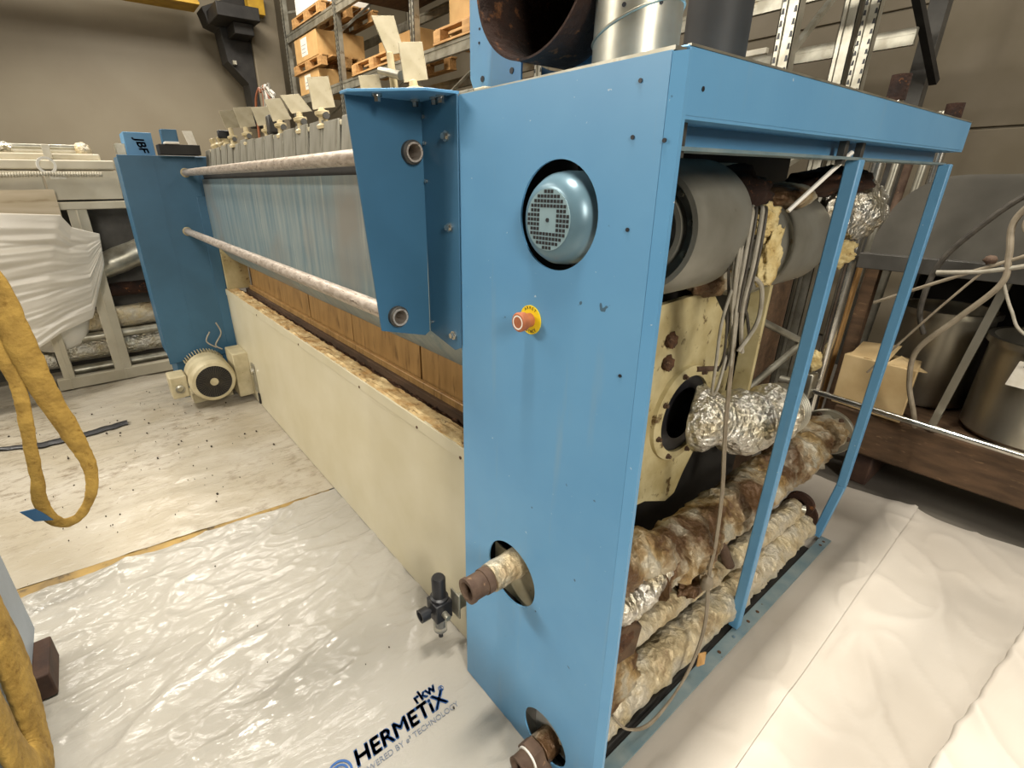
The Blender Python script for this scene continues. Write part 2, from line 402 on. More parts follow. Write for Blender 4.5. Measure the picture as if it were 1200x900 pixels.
# ================================================================== floor coverings
def ridge(p, s, o=0, sharp=5):
    n = abs(nz.noise(V(p)*s + V((o, o, 0)))); return max(0, 1 - n*2.2)**sharp
def sheetobj(name, poly, nu, nv, hfun, mat, label, z0=.003, edge=None):
    a, b, c, d = [V((p[0], p[1], 0)) for p in poly]
    def fn(u, v):
        p = (a*(1-u) + b*u)*(1-v) + (d*(1-u) + c*u)*v
        if edge: p = p + edge(u, v, p)
        return (p.x, p.y, z0 + max(0, hfun(p)))
    o = B().grid(fn, nu, nv).out(name, mat, None, ang=180)
    return tag(o, label, 'plastic sheet')
def hA(p):
    k = min(1, max(0, (sqrt(((p.y-.42)/.34)**2 + ((p.x+1.03)/.16)**2) - 1)*1.5))
    if p.y > .86: k *= .15
    h = .015*ridge((p.x*1.0 + p.y*.5, p.y*.35 - p.x*.3, 0), 3.2, 3) + .010*ridge((p.x*2, p.y*.8, 1), 3, 8) + .004*F(p, 3)
    h += .0028*F((p.x*1.3, p.y, 0), 13) + .006*ridge((p.x*.9 + p.y*.35, p.y*.25 + 5, 0), 6, 2, 7) + .004*ridge((p.x*1.5, p.y, 2), 8, 5, 4)
    return h*k + .0004
film_near = sheetobj('plastic_sheet', [(-2.598, -2.2), (-.38, -2.2), (-.40, .836), (-2.487, .836)], 200, 300, hA, 'film',
    'glossy white plastic sheet with a blue printed logo beside the blue end cover',
    edge=lambda u, v, p: V((.02*F((0, p.y, 0), 3) * (1-u), 0, 0)))
def hB(p):
    return .008*ridge((p.x*1.4, p.y*.35, 0), 2.6, 5) + .004*F(p, 4, 2) + .0025*F(p, 12, 4) + .004*ridge((p.x*1.2, p.y*.6, 0), 5, 9, 4) + .0005
sheetobj('plastic_sheet', [(-7.5, -2.6), (-2.787, -2.6), (-2.411, 1.9), (-7.5, 1.9)], 220, 200, hB, 'film_dirty',
    'dirt-speckled white plastic sheet on the floor around the cream gear motor', z0=.004)
def hC(p):
    h = .016*ridge((p.x*1.2 + p.y*.55, p.y*.5 - p.x*.5, 0), 2.2, 7, 6) + .008*F(p, 2.4, 6) + .009*ridge((p.x*1.3 + p.y*.3, p.y*.8, 0), 4.0, 2, 7) + .003*F(p, 9) + .0005
    return h*min(1, max(.15, (p.x + .47)/.14))
sheetobj('plastic_sheet', [(-1.0, .82), (-.27, .82), (-.30, 3.28), (-1.0, 3.2)], 90, 190, hC, 'cloth',
    'white sheet on the floor lying under the pipework and base rail of the machine', z0=.010,
    edge=lambda u, v, p: V((0, .03*F((p.x, 0, 0), 4)*v, 0)))
sheetobj('plastic_sheet', [(-.36, -.6), (1.6, -.6), (1.6, 3.40), (-.36, 3.27)], 130, 200, hC, 'cloth',
    'creased matte white sheet on the floor in front of the white-covered crate', z0=.003,
    edge=lambda u, v, p: V((0, .03*F((p.x, 0, 0), 4)*v, 0)))
# the strip of yellow boarding showing in the gap between the two film sheets
B().prism([(-2.80, -1.6, .001), (-2.50, -1.6, .001), (-2.44, .80, .001), (-2.58, .80, .001)], (0, 0, .002)).out('floor_marking_strip', 'wood', None)
st = bpy.data.objects['floor_marking_strip']; st.data.materials[0] = pm('yellow_worn_marking', '#a58748', '#75603a', 5, .7, 0, '#3f3323', (.56, .66), 10); tag(st, 'worn yellow floor marking strip in the gap between the white plastic sheets', 'marking strip')
def strip(pts, wd, z):
    b = B()
    def fn(u, v):
        i = min(len(pts)-2, int(u*(len(pts)-1))); t = u*(len(pts)-1) - i
        p = V(pts[i])*(1-t) + V(pts[i+1])*t
        k = wd*(1 + .5*F((u*7, v, 0), 2))*min(1, (u + .08)*3)
        return (p.x + (v-.5)*k, p.y, z + .012*(1-(2*v-1)**2) + .004*F((u*9, v*3, 0), 2))
    return b.grid(fn, 40, 6, (0, 0, -.004))
tag(strip([(-4.36, -.85, 0), (-4.23, -.56, 0), (-4.24, -.33, 0), (-4.28, -.07, 0)], .085, .018).out('sheet_tear_strip', 'black', None, ang=60), 'black strip standing in for a dark tear in the dirty plastic sheet', 'sheet tear')  # black strip laid in place of the dark hole in the sheet
b = B()
for k in range(120):
    x = random.uniform(-4.9, -2.75); y = random.triangular(-1.0, .78, .3); s = random.choice([.002, .003, .003, .005, .008])
    a = random.uniform(0, pi); z = .011
    b.prism([(x + s*cos(a+q)*random.uniform(.6, 1.8), y + s*sin(a+q)*random.uniform(.5, 1), z) for q in (0, 1.2, 2.3, 3.4, 4.6)], (0, 0, .005))
for k in range(14):
    x = random.uniform(-2.3, -.6); y = random.uniform(-.6, .7); s = random.choice([.002, .003]); a = random.uniform(0, 6)
    b.prism([(x + s*cos(a+q)*random.uniform(.6, 1.8), y + s*sin(a+q), .014) for q in (0, 1.5, 3, 4.5)], (0, 0, .004))
o = b.out('debris_flakes', 'debris', None, smooth=False, kind='stuff'); tag(o, 'small dark flakes of debris scattered over the white plastic sheets', 'debris')
# printed logo on the near film
lg = thing('printed_logo', 'dark blue printed lettering on the glossy white plastic sheet', 'print', (-1.03, .4, .004))
def LF(x, y): return frame((x, y, .0065), (0, 1, 0), (-1, 0, 0))
text('lettering', 'HERMETiX', .0745, LF(-1.000, .283), 'ink', lg, bold=.0020, shear=.18)
text('registered_mark', '\u00ae', .028, LF(-1.046, .625), 'ink', lg)
text('lettering', 'rkw', .054, LF(-1.060, .535), 'ink', lg, bold=.0014)
text('lettering', 'POWERED BY e\u00b3 TECHNOLOGY', .0265, LF(-.966, .272), 'ink_grey', lg, shear=.1)
for r in (.036, .024, .012):
    B().lathe((-1.018, .236, .0062), (0, 0, 1), [(r-.0035, 0), (r+.0035, 0), (r+.0035, .0008), (r-.0035, .0008)], 36, True).out('ring', 'ink', lg)

# ================================================================== the long machine
mc = thing('drying_machine', 'long blue and cream industrial drying machine with open pipework at its near end', 'machine', (-2.5, 1.6, 0))
# near end cover with its cut-outs
PY = .755
fc = plate('front_cover', [(-1.053, .008), (-.474, .008), (-.503, 1.878), (-1.045, 1.882)],
    [circ((-.72, 1.633), .105), circ((-.827, .642), .100), circ((-.657, .128), .088)], .005,
    frame((0, PY, 0), (1, 0, 0), (0, 0, 1)), 'blue', mc, bev=.0015)
B().prism([(-.474, PY-.0025, .008), (-.452, PY+.006, .008), (-.452, PY+.016, .008), (-.456, PY+.016, .008), (-.456, PY+.008, .008), (-.474, PY+.0025, .008)], (-.028, 0, 1.868)).out('folded_edge', 'blue', mc)
box('left_return', (-1.053, PY, .008), (-1.049, PY+.06, 1.88), 'blue', mc, bev=0)
box('top_edge', (-1.047, PY, 1.878), (-.50, PY+.03, 1.884), 'galv', mc, bev=0)
for (x, z) in ((-.553, 1.845), (-.557, 1.765), (-.497, 1.757), (-.530, 1.352), (-.548, 1.62)):
    cyl('screw_hole', (x, PY-.0045, z), (x, PY-.002, z), .0035, 'black', fc, 10)
# fan motor behind the round cut-out
fm = B().lathe((-.72, .730, 1.628), (0, 1, 0), [(.058, 0), (.064, .001), (.078, .012), (.087, .028), (.090, .05), (.090, .13)], 48).out('fan_motor', pm('blue_grey_cover', '#6c8a98', '#5c7885', 6, .32, .2, '#6a5a48', (.7, .8), 8), mc)
gx = B()
hs = .0088
for i in range(-6, 7):
    for j in range(-6, 7):
        if (i*i + j*j)**.5 * hs < .0545 and not (abs(i) <= 2 and abs(j) <= 2):
            x = -.72 + i*hs; z = 1.628 + j*hs; gx.box((x-.0030, .7275, z-.0030), (x+.0030, .73, z+.0030))
B().cyl((-.72, .7285, 1.628), (-.72, .732, 1.628), .0585, n=40).out('fan_grille', pm('fan_grille_paint', '#8aa3aa', '#7f989f', 9, .35), fm)
gx.out('grille_openings', 'black', fm, smooth=False)
cyl('hub_hole', (-.72, .7268, 1.628), (-.72, .7285, 1.628), .004, 'black', fm, 12)
cyl('motor_body', (-.72, .85, 1.628), (-.72, 1.0, 1.628), .085, 'dark', fm, 32)
# emergency stop
es = B().cyl((-.782, PY-.002, 1.41), (-.782, PY-.005, 1.41), .033, n=36).out('emergency_stop', 'sign_yellow', mc)
B().lathe((-.782, PY-.005, 1.41), (0, -1, 0), [(.016, 0), (.016, .018), (.021, .019), (.022, .034), (.019, .037), (.001, .0375)], 28).out('push_button', 'red', es)
B().lathe((-.782, PY-.0425, 1.41), (0, 1, 0), [(.013, 0), (.016, 0), (.016, .001), (.013, .001)], 28, True).out('arrow_ring', 'white', es)
for tx, a0, flip in (('ARRET', radians(125), 0), ('URGENCE', radians(220), 1)):
    for i, ch in enumerate(tx):
        a = a0 - i*radians(17 if not flip else 15)*(1 if not flip else -1); r = .0245 if not flip else .0295
        c = (-.782 + r*cos(a), PY-.0052, 1.41 + r*sin(a)); ua = a - pi/2 if not flip else a + pi/2
        text('lettering', ch, .0095, frame(c, (cos(ua), 0, sin(ua)), (-sin(ua), 0, cos(ua))), 'black', es, ext=.0002, align='CENTER')
# pipe stubs through the cover
def pipe_stub(c, y0, y1, r, mat, rings=(), name='pipe_stub'):
    pr = [(r, y1-y0), (r, 0)] ; b = B()
    prof = [(r*1.0, 0)]
    for a, h, k in rings: prof += [(prof[-1][0], a), (r*k, a), (r*k, h), (r, h)]
    prof += [(r, y1-y0)]
    prof = [(r*.78, y1-y0), (r*.78, 0)] + prof
    return b.lathe((c[0], y0, c[1]), (0, 1, 0), prof, 28).out(name, mat, mc)
s1 = pipe_stub((-.836, .660), .60, .96, .034, 'rust_pipe', [(.0, .012, 1.08), (.055, .075, 1.1)])
B().tube([(-.836, .68 + k*.03, .66) for k in range(10)], .041, 20, nozz=lambda q: .005*F(q, 40)).out('foil_sleeve', 'lag_pale', s1)
s2 = pipe_stub((-.668, .062), .655, .95, .033, 'rust_pipe', [(.0, .006, 1.05)])
B().lathe((-.668, .70, .062), (0, 1, 0), [(.034, 0), (.047, 0), (.049, .005), (.049, .036), (.034, .04)], 6).out('hex_coupling', 'rust_pipe', s2, ang=20)
cyl('thread_tape', (-.668, .694, .062), (-.668, .70, .062), .0385, 'white', s2, 28)
B().tube([(-.668, .742 + k*.03, .062) for k in range(8)], .044, 20, nozz=lambda q: .006*F(q, 40)).out('lagging', 'lag_rust', s2)
cyl('elbow_pipe', (-.64, .735, .05), (-.60, .735, .012), .018, 'rust_pipe', mc, 16)
box('gasket_paper', (-.74, .80, .03), (-.60, .803, .22), 'white', mc)
box('dust_plate', (-.95, .795, .50), (-.70, .80, .655), 'tan_plate', mc); lump0 = B().ball((-.90, .84, .70), (.06, .03, .05), 18, 12, lambda d: .3*nz.noise(d*2.5)).out('wet_lagging', 'crud', mc)

# hood over the open end
hx = -.5
hd = B().box((hx-.004, .795, 1.795), (hx, 2.68, 1.888)).out('hood_face', 'blue', mc, bev=.0015)
box('hood_top_edge', (hx-.006, .795, 1.888), (hx+.001, 2.68, 1.8915), 'galv', mc, bev=0); box('hood_top', (-1.05, .79, 1.884), (hx-.001, 2.68, 1.890), 'blue', mc)
box('hood_end', (-1.05, 2.676, 1.795), (hx-.004, 2.68, 1.886), 'blue', mc, bev=0)
box('hood_underside', (-.565, .795, 1.790), (hx-.001, 2.68, 1.795), 'blue', mc, bev=0)
box('hood_web', (-.568, .775, 1.752), (-.564, 2.62, 1.792), 'blue', mc, bev=0)
box('hood_lip', (-.568, .775, 1.746), (-.522, 2.62, 1.753), 'blue_rail', mc, bev=.001)
for y in (.84, 1.60, 1.72):
    box('strap', (-.545, y, 1.735), (-.528, y+.022, 1.793), 'darkgrey', mc, bev=.001)
cyl('screw_hole', (hx-.001, .845, 1.835), (hx+.001, .845, 1.835), .004, 'black', hd, 10)
# frame posts and base rail
def post(name, pts, s=.037):
    b = B()
    for p, q in zip(pts[:-1], pts[1:]): b.bar(p, q, s, s, up=(0, 1, 0))
    return b.out(name, 'blue', mc, bev=.004)
post('post', [(-.535, 1.715, .03), (-.535, 1.715, 1.748)])
post('post', [(-.552, 2.585, .03), (-.520, 2.605, .335), (-.520, 2.605, 1.748)])
rl = B().box((-.535, .79, .020), (-.488, 2.60, .026)).box((-.535, .79, .0), (-.530, 2.60, .020)).out('base_rail', 'blue_rail', mc, bev=.001)
box('base_channel', (-.560, .79, .0), (-.545, 1.55, .045), 'dark', mc); box('gap_shade_sheet', (-.70, .79, .016), (-.538, 2.46, .020), 'dark', mc, bev=0)  # dark sheet added as the shade in the gap between pipe and rail
for y in (1.55, 1.66, 1.78, 1.86, 2.52, 2.56):
    cyl('rail_bolt_hole', (-.51, y, .026), (-.51, y, .0272), .007, 'crud' if y != 1.66 else 'chrome', rl, 12)
# left-hand bracket carrying the two guide rods
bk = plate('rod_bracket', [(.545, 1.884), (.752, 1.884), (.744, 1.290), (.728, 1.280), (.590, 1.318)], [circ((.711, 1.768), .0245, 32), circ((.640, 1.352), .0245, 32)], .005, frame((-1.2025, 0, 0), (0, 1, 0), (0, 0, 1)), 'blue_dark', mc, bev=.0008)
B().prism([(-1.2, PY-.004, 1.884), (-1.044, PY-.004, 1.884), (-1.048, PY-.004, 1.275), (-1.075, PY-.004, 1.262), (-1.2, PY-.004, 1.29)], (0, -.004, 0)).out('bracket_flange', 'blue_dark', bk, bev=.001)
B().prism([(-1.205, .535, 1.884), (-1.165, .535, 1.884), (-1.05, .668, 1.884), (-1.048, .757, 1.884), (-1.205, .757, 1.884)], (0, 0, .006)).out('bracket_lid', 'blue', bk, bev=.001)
for (x, y) in ((-1.15, .60), (-1.175, .715), (-1.12, .735), (-1.085, .73)):
    bolt('bolt', (x, y, 1.884), (0, 0, -1), .008, .016, 'chrome', bk)
for (x, z) in ((-1.085, 1.59), (-1.078, 1.305), (-1.09, 1.80)):
    bolt('bolt', (x, PY-.008, z), (0, -1, 0), .008, .013, 'chrome', bk)
for z in (1.85, 1.79, 1.70, 1.32): cyl('rivet', (-1.188, PY-.008, z), (-1.188, PY-.012, z), .005, 'chrome', bk, 12)
ROD = [(.711, 1.768), (.640, 1.352)]
for (y, z) in ROD:
    r = B().cyl((-4.50, y, z), (-1.18, y, z), .0238, n=32, cap=(1, 0)).lathe((-1.18, y, z), (1, 0, 0), [(.0238, 0), (.019, 0), (.019, -.12)], 32).out('guide_rod', 'rod', mc)
    cyl('bore', (-1.31, y, z), (-1.30, y, z), .0188, 'dark', r, 24)
    B().lathe((-1.201, y, z), (1, 0, 0), [(.024, 0), (.029, 0), (.029, .014), (.024, .018)], 32).out('collar', 'darkgrey', r)
    B().lathe((-4.50, y, z), (1, 0, 0), [(.025, 0), (.032, 0), (.032, .012), (.025, .016)], 32).out('collar', 'cream_motor', r)
# streaked guard sheet under the upper rod
def gs(u, v):
    x = -4.50 + 3.40*u
    zz = 1.722 - .60*v; y = .815 + (.095*max(0, (v-.72)/.28)**1.6) + .003*F((x*2, zz, 0), 3)
    return (x, y, zz)
B().grid(gs, 70, 24, (0, .006, 0)).out('guard_sheet', 'guard', mc)
box('guard_top_slot', (-4.5, .83, 1.70), (-1.06, .86, 1.775), 'dark', mc, bev=0)
box('body_core', (-4.5, 1.12, .10), (-1.0, 2.45, 1.86), 'dark', mc, bev=0)
# dusty grey boards along the top of the hood
x = -4.47; k = 0
bd0 = None
while x < -1.25:
    wd = random.uniform(.150, .185); ln = random.uniform(-.012, .012); top = 1.922 + random.uniform(-.006, .010)
    B().prism([(x, .855, 1.775), (x+wd-.004, .850, 1.775), (x+wd-.004+ln, .868, top), (x+ln, .873, top)], (0, .010, 0)).out('board', 'board', mc, bev=.002)
    x += wd
box('board_top_rail', (-4.48, .872, 1.90), (-1.10, .90, 1.918), 'cream', mc)
box('hood_deck', (-4.5, .89, 1.88), (-1.06, 2.4, 1.90), 'darkgrey', mc, bev=0)
# clamps: tan plates on cream spools along the top
def clamp(x, top, bot, z1, z0, parent=mc):
    yc = (bot[0]+bot[1])/2
    sp = B().lathe((x+.012, yc-.012, 1.902), (0, -.10, 1), [(.001, 0), (.030, 0), (.032, .012), (.019, .020), (.017, .040), (.029, .050), (.029, .062), (.014, .066), (.012, z0-1.90-.004), (.001, z0-1.90)], 20).out('clamp_spool', 'spool', parent)
    B().prism([(x, bot[0], z0-.008), (x, bot[1], z0+.008), (x-.02, top[1], z1+.006), (x-.02, top[0], z1-.006)], (-.005, 0, 0)).out('clamp_plate', 'tan_plate', sp, bev=.001)
    B().cyl((x+.04, yc-.015, 1.945), (x+.058, yc-.018, 1.945), .013, n=12).out('clamp_knob', 'darkgrey', sp)
for a in ((-2.18, (.847, .936), (.849, .945), 2.09, 1.976), (-2.44, (.818, .901), (.852, .946), 2.055, 1.986), (-2.73, (.836, .913), (.857, .949), 2.072, 1.979), (-3.04, (.855, .975), (.872, .985), 2.072, 1.985),
          (-3.34, (.842, .939), (.859, .946), 2.098, 1.994), (-3.62, (.826, .914), (.847, .931), 2.107, 2.010), (-1.80, (.885, .964), (.885, .966), 2.046, 1.975), (-1.50, (.878, .961), (.879, .965), 2.09, 1.985), (-1.74, (.92, 1.004), (.961, 1.025), 2.212, 2.104)):
    clamp(*a)
cyl('clamp_handle', (-1.785, .95, 2.057), (-1.64, .95, 2.022), .011, 'galv', mc, 14, r1=.014)
box('clamp_block', (-3.00, .90, 1.935), (-2.94, .985, 2.025), 'darkgrey', mc, bev=.012)
for (x, zz) in ((-4.0, 1.99), (-4.22, 1.99), (-3.85, 1.98)):
    B().lathe((x, .9, zz-.06), (0, -.4, 1), [(.001, 0), (.03, 0), (.034, .02), (.02, .03), (.02, .06), (.001, .062)], 16).out('clamp_spool', 'spool', mc)
box('small_bracket', (-3.86, .84, 1.965), (-3.82, .93, 2.012), 'black', mc, bev=.008)
box('small_bracket', (-4.5, .60, 1.95), (-4.42, .70, 2.05), 'blue_dark', mc); box('small_base', (-4.50, .56, 1.884), (-4.36, .82, 1.95), 'dark', mc)
B().prism([(-4.34, .745, 1.95), (-4.34, .80, 1.95), (-4.36, .785, 2.04), (-4.36, .725, 2.04)], (-.01, 0, 0)).out('small_plate', 'label', mc)
box('small_plate', (-4.46, .60, 1.951), (-4.34, .69, 1.966), 'white', mc)
# cream trough along the front
TY = .828
tr = B().box((-4.52, TY, .012), (-1.05, TY+.012, .835)).out('trough_front', 'cream', mc, bev=.002)
box('trough_top_strip', (-4.52, TY-.004, .832), (-1.05, TY+.010, .882), 'cream', tr, bev=.002)
for xx in (-3.6, -2.75, -1.95, -1.45, -1.17): cyl('screw', (xx, TY-.006, .842), (xx, TY, .842), .006, 'crud', tr, 10)
def rimf(u, v):
    x = -4.50 + 3.45*u; return (x, TY+.002 + .085*v, .884 + .008*F((x*6, v*3, 0), 2) + .006*F((x*20, v*6, 1), 2) - .004*v)
B().grid(rimf, 200, 8, (0, 0, -.02)).out('trough_rim', 'rim', mc)
def crud(u, v):
    x = -4.50 + 3.45*u; return (x, TY+.085 + .10*v, .868 - .05*v + .018*F((x*14, v*3, 0), 2) + .012*F((x*40, v*6, 1), 1))
B().grid(crud, 240, 8).out('lint_crust', 'crud', mc)
box('trough_ledge', (-4.50, TY+.155, .80), (-1.05, TY+.175, .87), 'wood_dark', mc)
box('trough_ledge', (-4.50, TY+.175, .80), (-1.05, TY+.195, .90), 'amber', mc)
for (a, c) in ((-4.5, -3.66), (-3.65, -3.10), (-3.09, -2.45), (-2.44, -1.75), (-1.74, -1.05)):
    box('trough_inner_panel', (a, TY+.20 + random.uniform(0, .008), .70), (c, TY+.215, 1.35), 'amber', mc, bev=.002)
box('bearing_plate', (-4.5, TY+.01, .88), (-4.46, TY+.19, 1.30), 'cream_dirty', mc)
box('latch_plate', (-4.06, TY-.012, .12), (-3.98, TY, .36), 'galv', tr, bev=.004)
cyl('latch_knob', (-4.02, TY-.03, .30), (-4.02, TY-.012, .30), .025, 'chrome', tr, 16)
box('latch_slot', (-3.99, TY-.013, .03), (-3.96, TY-.002, .12), 'dark', tr)
# compressed-air regulator on the trough
rg = B().box((-1.220, .690, .190), (-1.150, .760, .272)).out('air_regulator', 'black', mc, bev=.004)
B().lathe((-1.185, .725, .272), (0, 0, 1), [(.034, 0), (.034, .012), (.026, .016), (.026, .095), (.022, .102), (.001, .103)], 28).out('knob', 'black', rg)
B().lathe((-1.185, .725, .190), (0, 0, -1), [(.026, 0), (.027, .02), (.026, .070), (.016, .082), (.008, .084), (.008, .09)], 24).out('filter_bowl', 'glass', rg)
cyl('filter_core', (-1.185, .725, .190), (-1.185, .725, .135), .010, 'darkgrey', rg, 12)
cyl('drain', (-1.185, .725, .108), (-1.185, .725, .082), .009, 'black', rg, 12)
B().lathe((-1.195, .690, .225), (0, -1, 0), [(.012, 0), (.012, .010), (.025, .012), (.025, .045), (.018, .045), (.018, .030), (.001, .030)], 24).out('pressure_gauge', 'black', rg)
cyl('hose_nipple', (-1.150, .722, .228), (-1.122, .722, .228), .012, 'galv', rg, 16)
box('mounting_bracket', (-1.170, .765, .20), (-1.115, .772, .31), 'galv', rg, bev=.002)
box('bracket_arm', (-1.150, .770, .22), (-1.135, .828, .29), 'galv', rg, bev=.002)
cyl('side_screw', (-1.25, .75, .275), (-1.225, .745, .275), .011, 'galv', rg, 12)
# gear motor at the far end
gm = B().lathe((-4.40, .545, .245), (1, 0, 0), [(.15, 0), (.168, .0), (.168, .22), (.165, .255), (.152, .278), (.130, .285), (.130, .275), (.001, .275)], 48).out('gear_motor', 'cream_motor', mc)
gd = B()
for k in range(44):
    a = 2*pi*k/44; gd.bar((-4.1215, .545 + .030*cos(a), .245 + .030*sin(a)), (-4.1215, .545 + .131*cos(a), .245 + .131*sin(a)), .0018, .004, up=(1, 0, 0))
cyl('fan_opening', (-4.13, .545, .245), (-4.1235, .545, .245), .1295, 'dark', gm, 40)
gd.out('fan_guard', pm('brown_grille', '#4e4534', '#3a3327', 20, .6), gm, smooth=False)
cyl('fan_hub', (-4.125, .545, .245), (-4.115, .545, .245), .030, 'cream_motor', gm, 24)
for k in range(15):
    a = radians(38 + k*7.5)
    B().bar((-4.72, .545 + .150*cos(a), .245 + .150*sin(a)), (-4.40, .545 + .150*cos(a), .245 + .150*sin(a)), .006, .05, up=(0, cos(a), sin(a))).out('cooling_fin', 'cream_motor', gm)
cyl('motor_body', (-4.75, .545, .245), (-4.40, .545, .245), .135, 'cream_motor', gm, 32)
tb = box('terminal_box', (-4.40, .255, .13), (-4.22, .375, .31), 'cream_motor', gm, bev=.012)
B().lathe((-4.22, .315, .21), (1, 0, 0), [(.032, 0), (.034, .02), (.022, .025), (.020, 0)], 20).out('cable_gland', 'galv', tb)
box('mounting_plate', (-4.42, .715, .05), (-4.16, .83, .42), 'cream_motor', gm, bev=.006)
box('motor_foot', (-4.65, .40, .01), (-4.35, .70, .085), 'cream_motor', gm, bev=.006)
# far end cabinet
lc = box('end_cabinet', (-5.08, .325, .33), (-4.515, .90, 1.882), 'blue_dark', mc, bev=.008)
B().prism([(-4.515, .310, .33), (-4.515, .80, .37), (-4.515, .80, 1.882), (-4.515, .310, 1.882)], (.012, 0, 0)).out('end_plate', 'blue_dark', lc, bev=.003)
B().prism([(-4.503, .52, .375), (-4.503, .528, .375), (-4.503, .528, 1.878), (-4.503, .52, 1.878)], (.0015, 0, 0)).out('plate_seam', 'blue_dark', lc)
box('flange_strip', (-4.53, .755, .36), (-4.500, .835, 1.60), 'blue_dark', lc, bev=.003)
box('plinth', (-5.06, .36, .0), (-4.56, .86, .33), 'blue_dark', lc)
jb = box('top_box', (-4.86, .385, 1.882), (-4.60, .56, 2.035), 'blue', lc, bev=.004)
text('lettering', 'JBF', .075, frame((-4.598, .452, 1.995), (0, .18, -1), (0, 1, .18)), 'ink_dark', jb, bold=.002, shear=.2)
box('grey_lug', (-4.75, .325, 1.882), (-4.62, .385, 1.96), 'galv', lc)
for pts in ([(-4.49, .70, .62), (-4.47, .72, .53), (-4.46, .66, .44), (-4.44, .70, .40)], [(-4.49, .64, .55), (-4.47, .60, .48), (-4.45, .66, .42)]):
    B().tube(spline(pts, 6), .006, 8).out('thin_wire', 'cable', lc)

# blowers and side frame inside the open end
def drum(c, y0, y1, r, mat, name='blower_drum'):
    return B().lathe((c[0], y0, c[1]), (0, 1, 0), [(.05, .03), (r*.52, .03), (r*.54, .0), (r*.62, .0), (r*.64, .02), (r*.80, .02), (r*.82, -.008), (r*.9, -.008), (r*.94, .012), (r, .03), (r, y1-y0-.02), (r*.96, y1-y0), (.02, y1-y0)], 64).out(name, mat, mc)
d1 = drum((-.77, 1.582), 1.12, 1.35, .168, 'drum')
B().lathe((-.77, 1.125, 1.582), (0, 1, 0), [(.001, -.02), (.03, -.02), (.032, .02), (.05, .03)], 20).out('shaft_hub', 'rust_pipe', d1)
for k in range(10):
    a = 2*pi*k/10 + .2; bolt('rim_bolt', (-.77 + .121*cos(a), 1.14, 1.582 + .121*sin(a)), (0, -1, 0), .006, .012, 'galv', d1)
d2 = drum((-.84, 1.49), 1.70, 2.15, .165, 'drum')
B().lathe((-.84, 1.78, 1.49), (0, 1, 0), [(.165, 0), (.172, .0), (.172, .012), (.165, .012)], 48, True).out('band', 'galv', d2)
def lump(name, c, r, mat, seed=0, amp=.25, parent=mc, fr=2.2, n=(40, 28)):
    return B().ball(c, r, n[0], n[1], lambda d: amp*nz.noise(d*fr + V((seed, 0, 0))) + amp*.45*nz.noise(d*fr*3.1 + V((seed, 3, 0)))).out(name, mat, parent, ang=180)
lump('oily_insulation', (-.80, 1.54, 1.66), (.12, .17, .075), 'rust', 1)
lump('oily_insulation', (-.80, 1.62, 1.58), (.10, .13, .08), 'dark', 2)
lump('oily_insulation', (-.76, 2.25, 1.69), (.10, .30, .05), 'rust', 5)
lump('lagging_pad', (-.78, 1.88, 1.645), (.10, .14, .045), 'lag_rust', 3, .1)
for k, z in enumerate((1.735, 1.705)):
    cyl('tie_bar', (-.86, 1.22, z), (-.86, 1.72, z+.004), .010, 'white_rod', mc, 12)
sf = plate('side_frame', [(1.0, .62), (1.45, .57), (1.60, .505), (1.66, .52), (1.70, .60), (1.80, .74), (1.93, .80), (1.93, 1.03), (1.85, 1.16), (1.80, 1.24), (1.71, 1.32), (1.66, 1.345), (1.36, 1.335), (1.33, 1.33), (1.0, 1.33)],
    [circ((1.60, .90), .145)], .02, frame((-.86, 0, 0), (0, 1, 0), (0, 0, 1)), 'cream_dirty', mc, bev=.003)
fl = B().lathe((-.85, 1.60, .90), (1, 0, 0), [(.150, 0), (.185, 0), (.185, .016), (.172, .022), (.150, .022)], 56, True).out('port_flange', 'cream_dirty', sf)
for k in range(8):
    a = 2*pi*k/8 + .3; bolt('flange_bolt', (-.828, 1.60 + .168*cos(a), .90 + .168*sin(a)), (1, 0, 0), .007, .014, 'rust_pipe', sf)
B().lathe((-.87, 1.60, .90), (1, 0, 0), [(.149, 0), (.149, .03), (.10, .03), (.10, -.05)], 40).out('port_seal', 'black', sf)
box('upright_channel', (-.86, 2.00, .60), (-.79, 2.02, 1.36), 'cream_dirty', mc)
box('upright_channel', (-.865, 2.02, .60), (-.855, 2.16, 1.36), 'cream_dirty', mc)
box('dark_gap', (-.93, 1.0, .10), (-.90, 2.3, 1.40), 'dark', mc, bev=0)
lump('rag_crust', (-.84, 1.66, 1.38), (.04, .14, .05), 'lag_rust', 9)
for (y, z) in ((1.45, 1.21), (1.45, 1.13)): lump('broken_fitting', (-.84, y, z), (.02, .025, .025), 'crud', y, .4, n=(14, 10))
cyl('hinge_pin', (-.83, 1.63, 1.07), (-.82, 1.76, 1.045), .010, 'rust_pipe', mc, 12)
# foil-wrapped elbow
el = spline([(-.80, 1.60, .90), (-.76, 1.62, .90), (-.72, 1.69, .885), (-.70, 1.80, .855), (-.70, 1.93, .835), (-.70, 2.02, .825)], 8)
B().tube(el, [.105 + .018*sin(k*.35) for k in range(len(el))], 48, nozz=lambda q: .012*F(q, 14) + .007*F(q, 38) + .003*F(q, 90)).out('foil_elbow', 'foil', mc, ang=50)
rb = B()
for k in range(7): rb.lathe((-.70, 2.02 + k*.018, .825 - k*.002), (0, 1, -.1), [(.100, 0), (.110, .006), (.110, .011), (.100, .017)], 36)
rb.out('ribbed_collar', 'galv', mc)
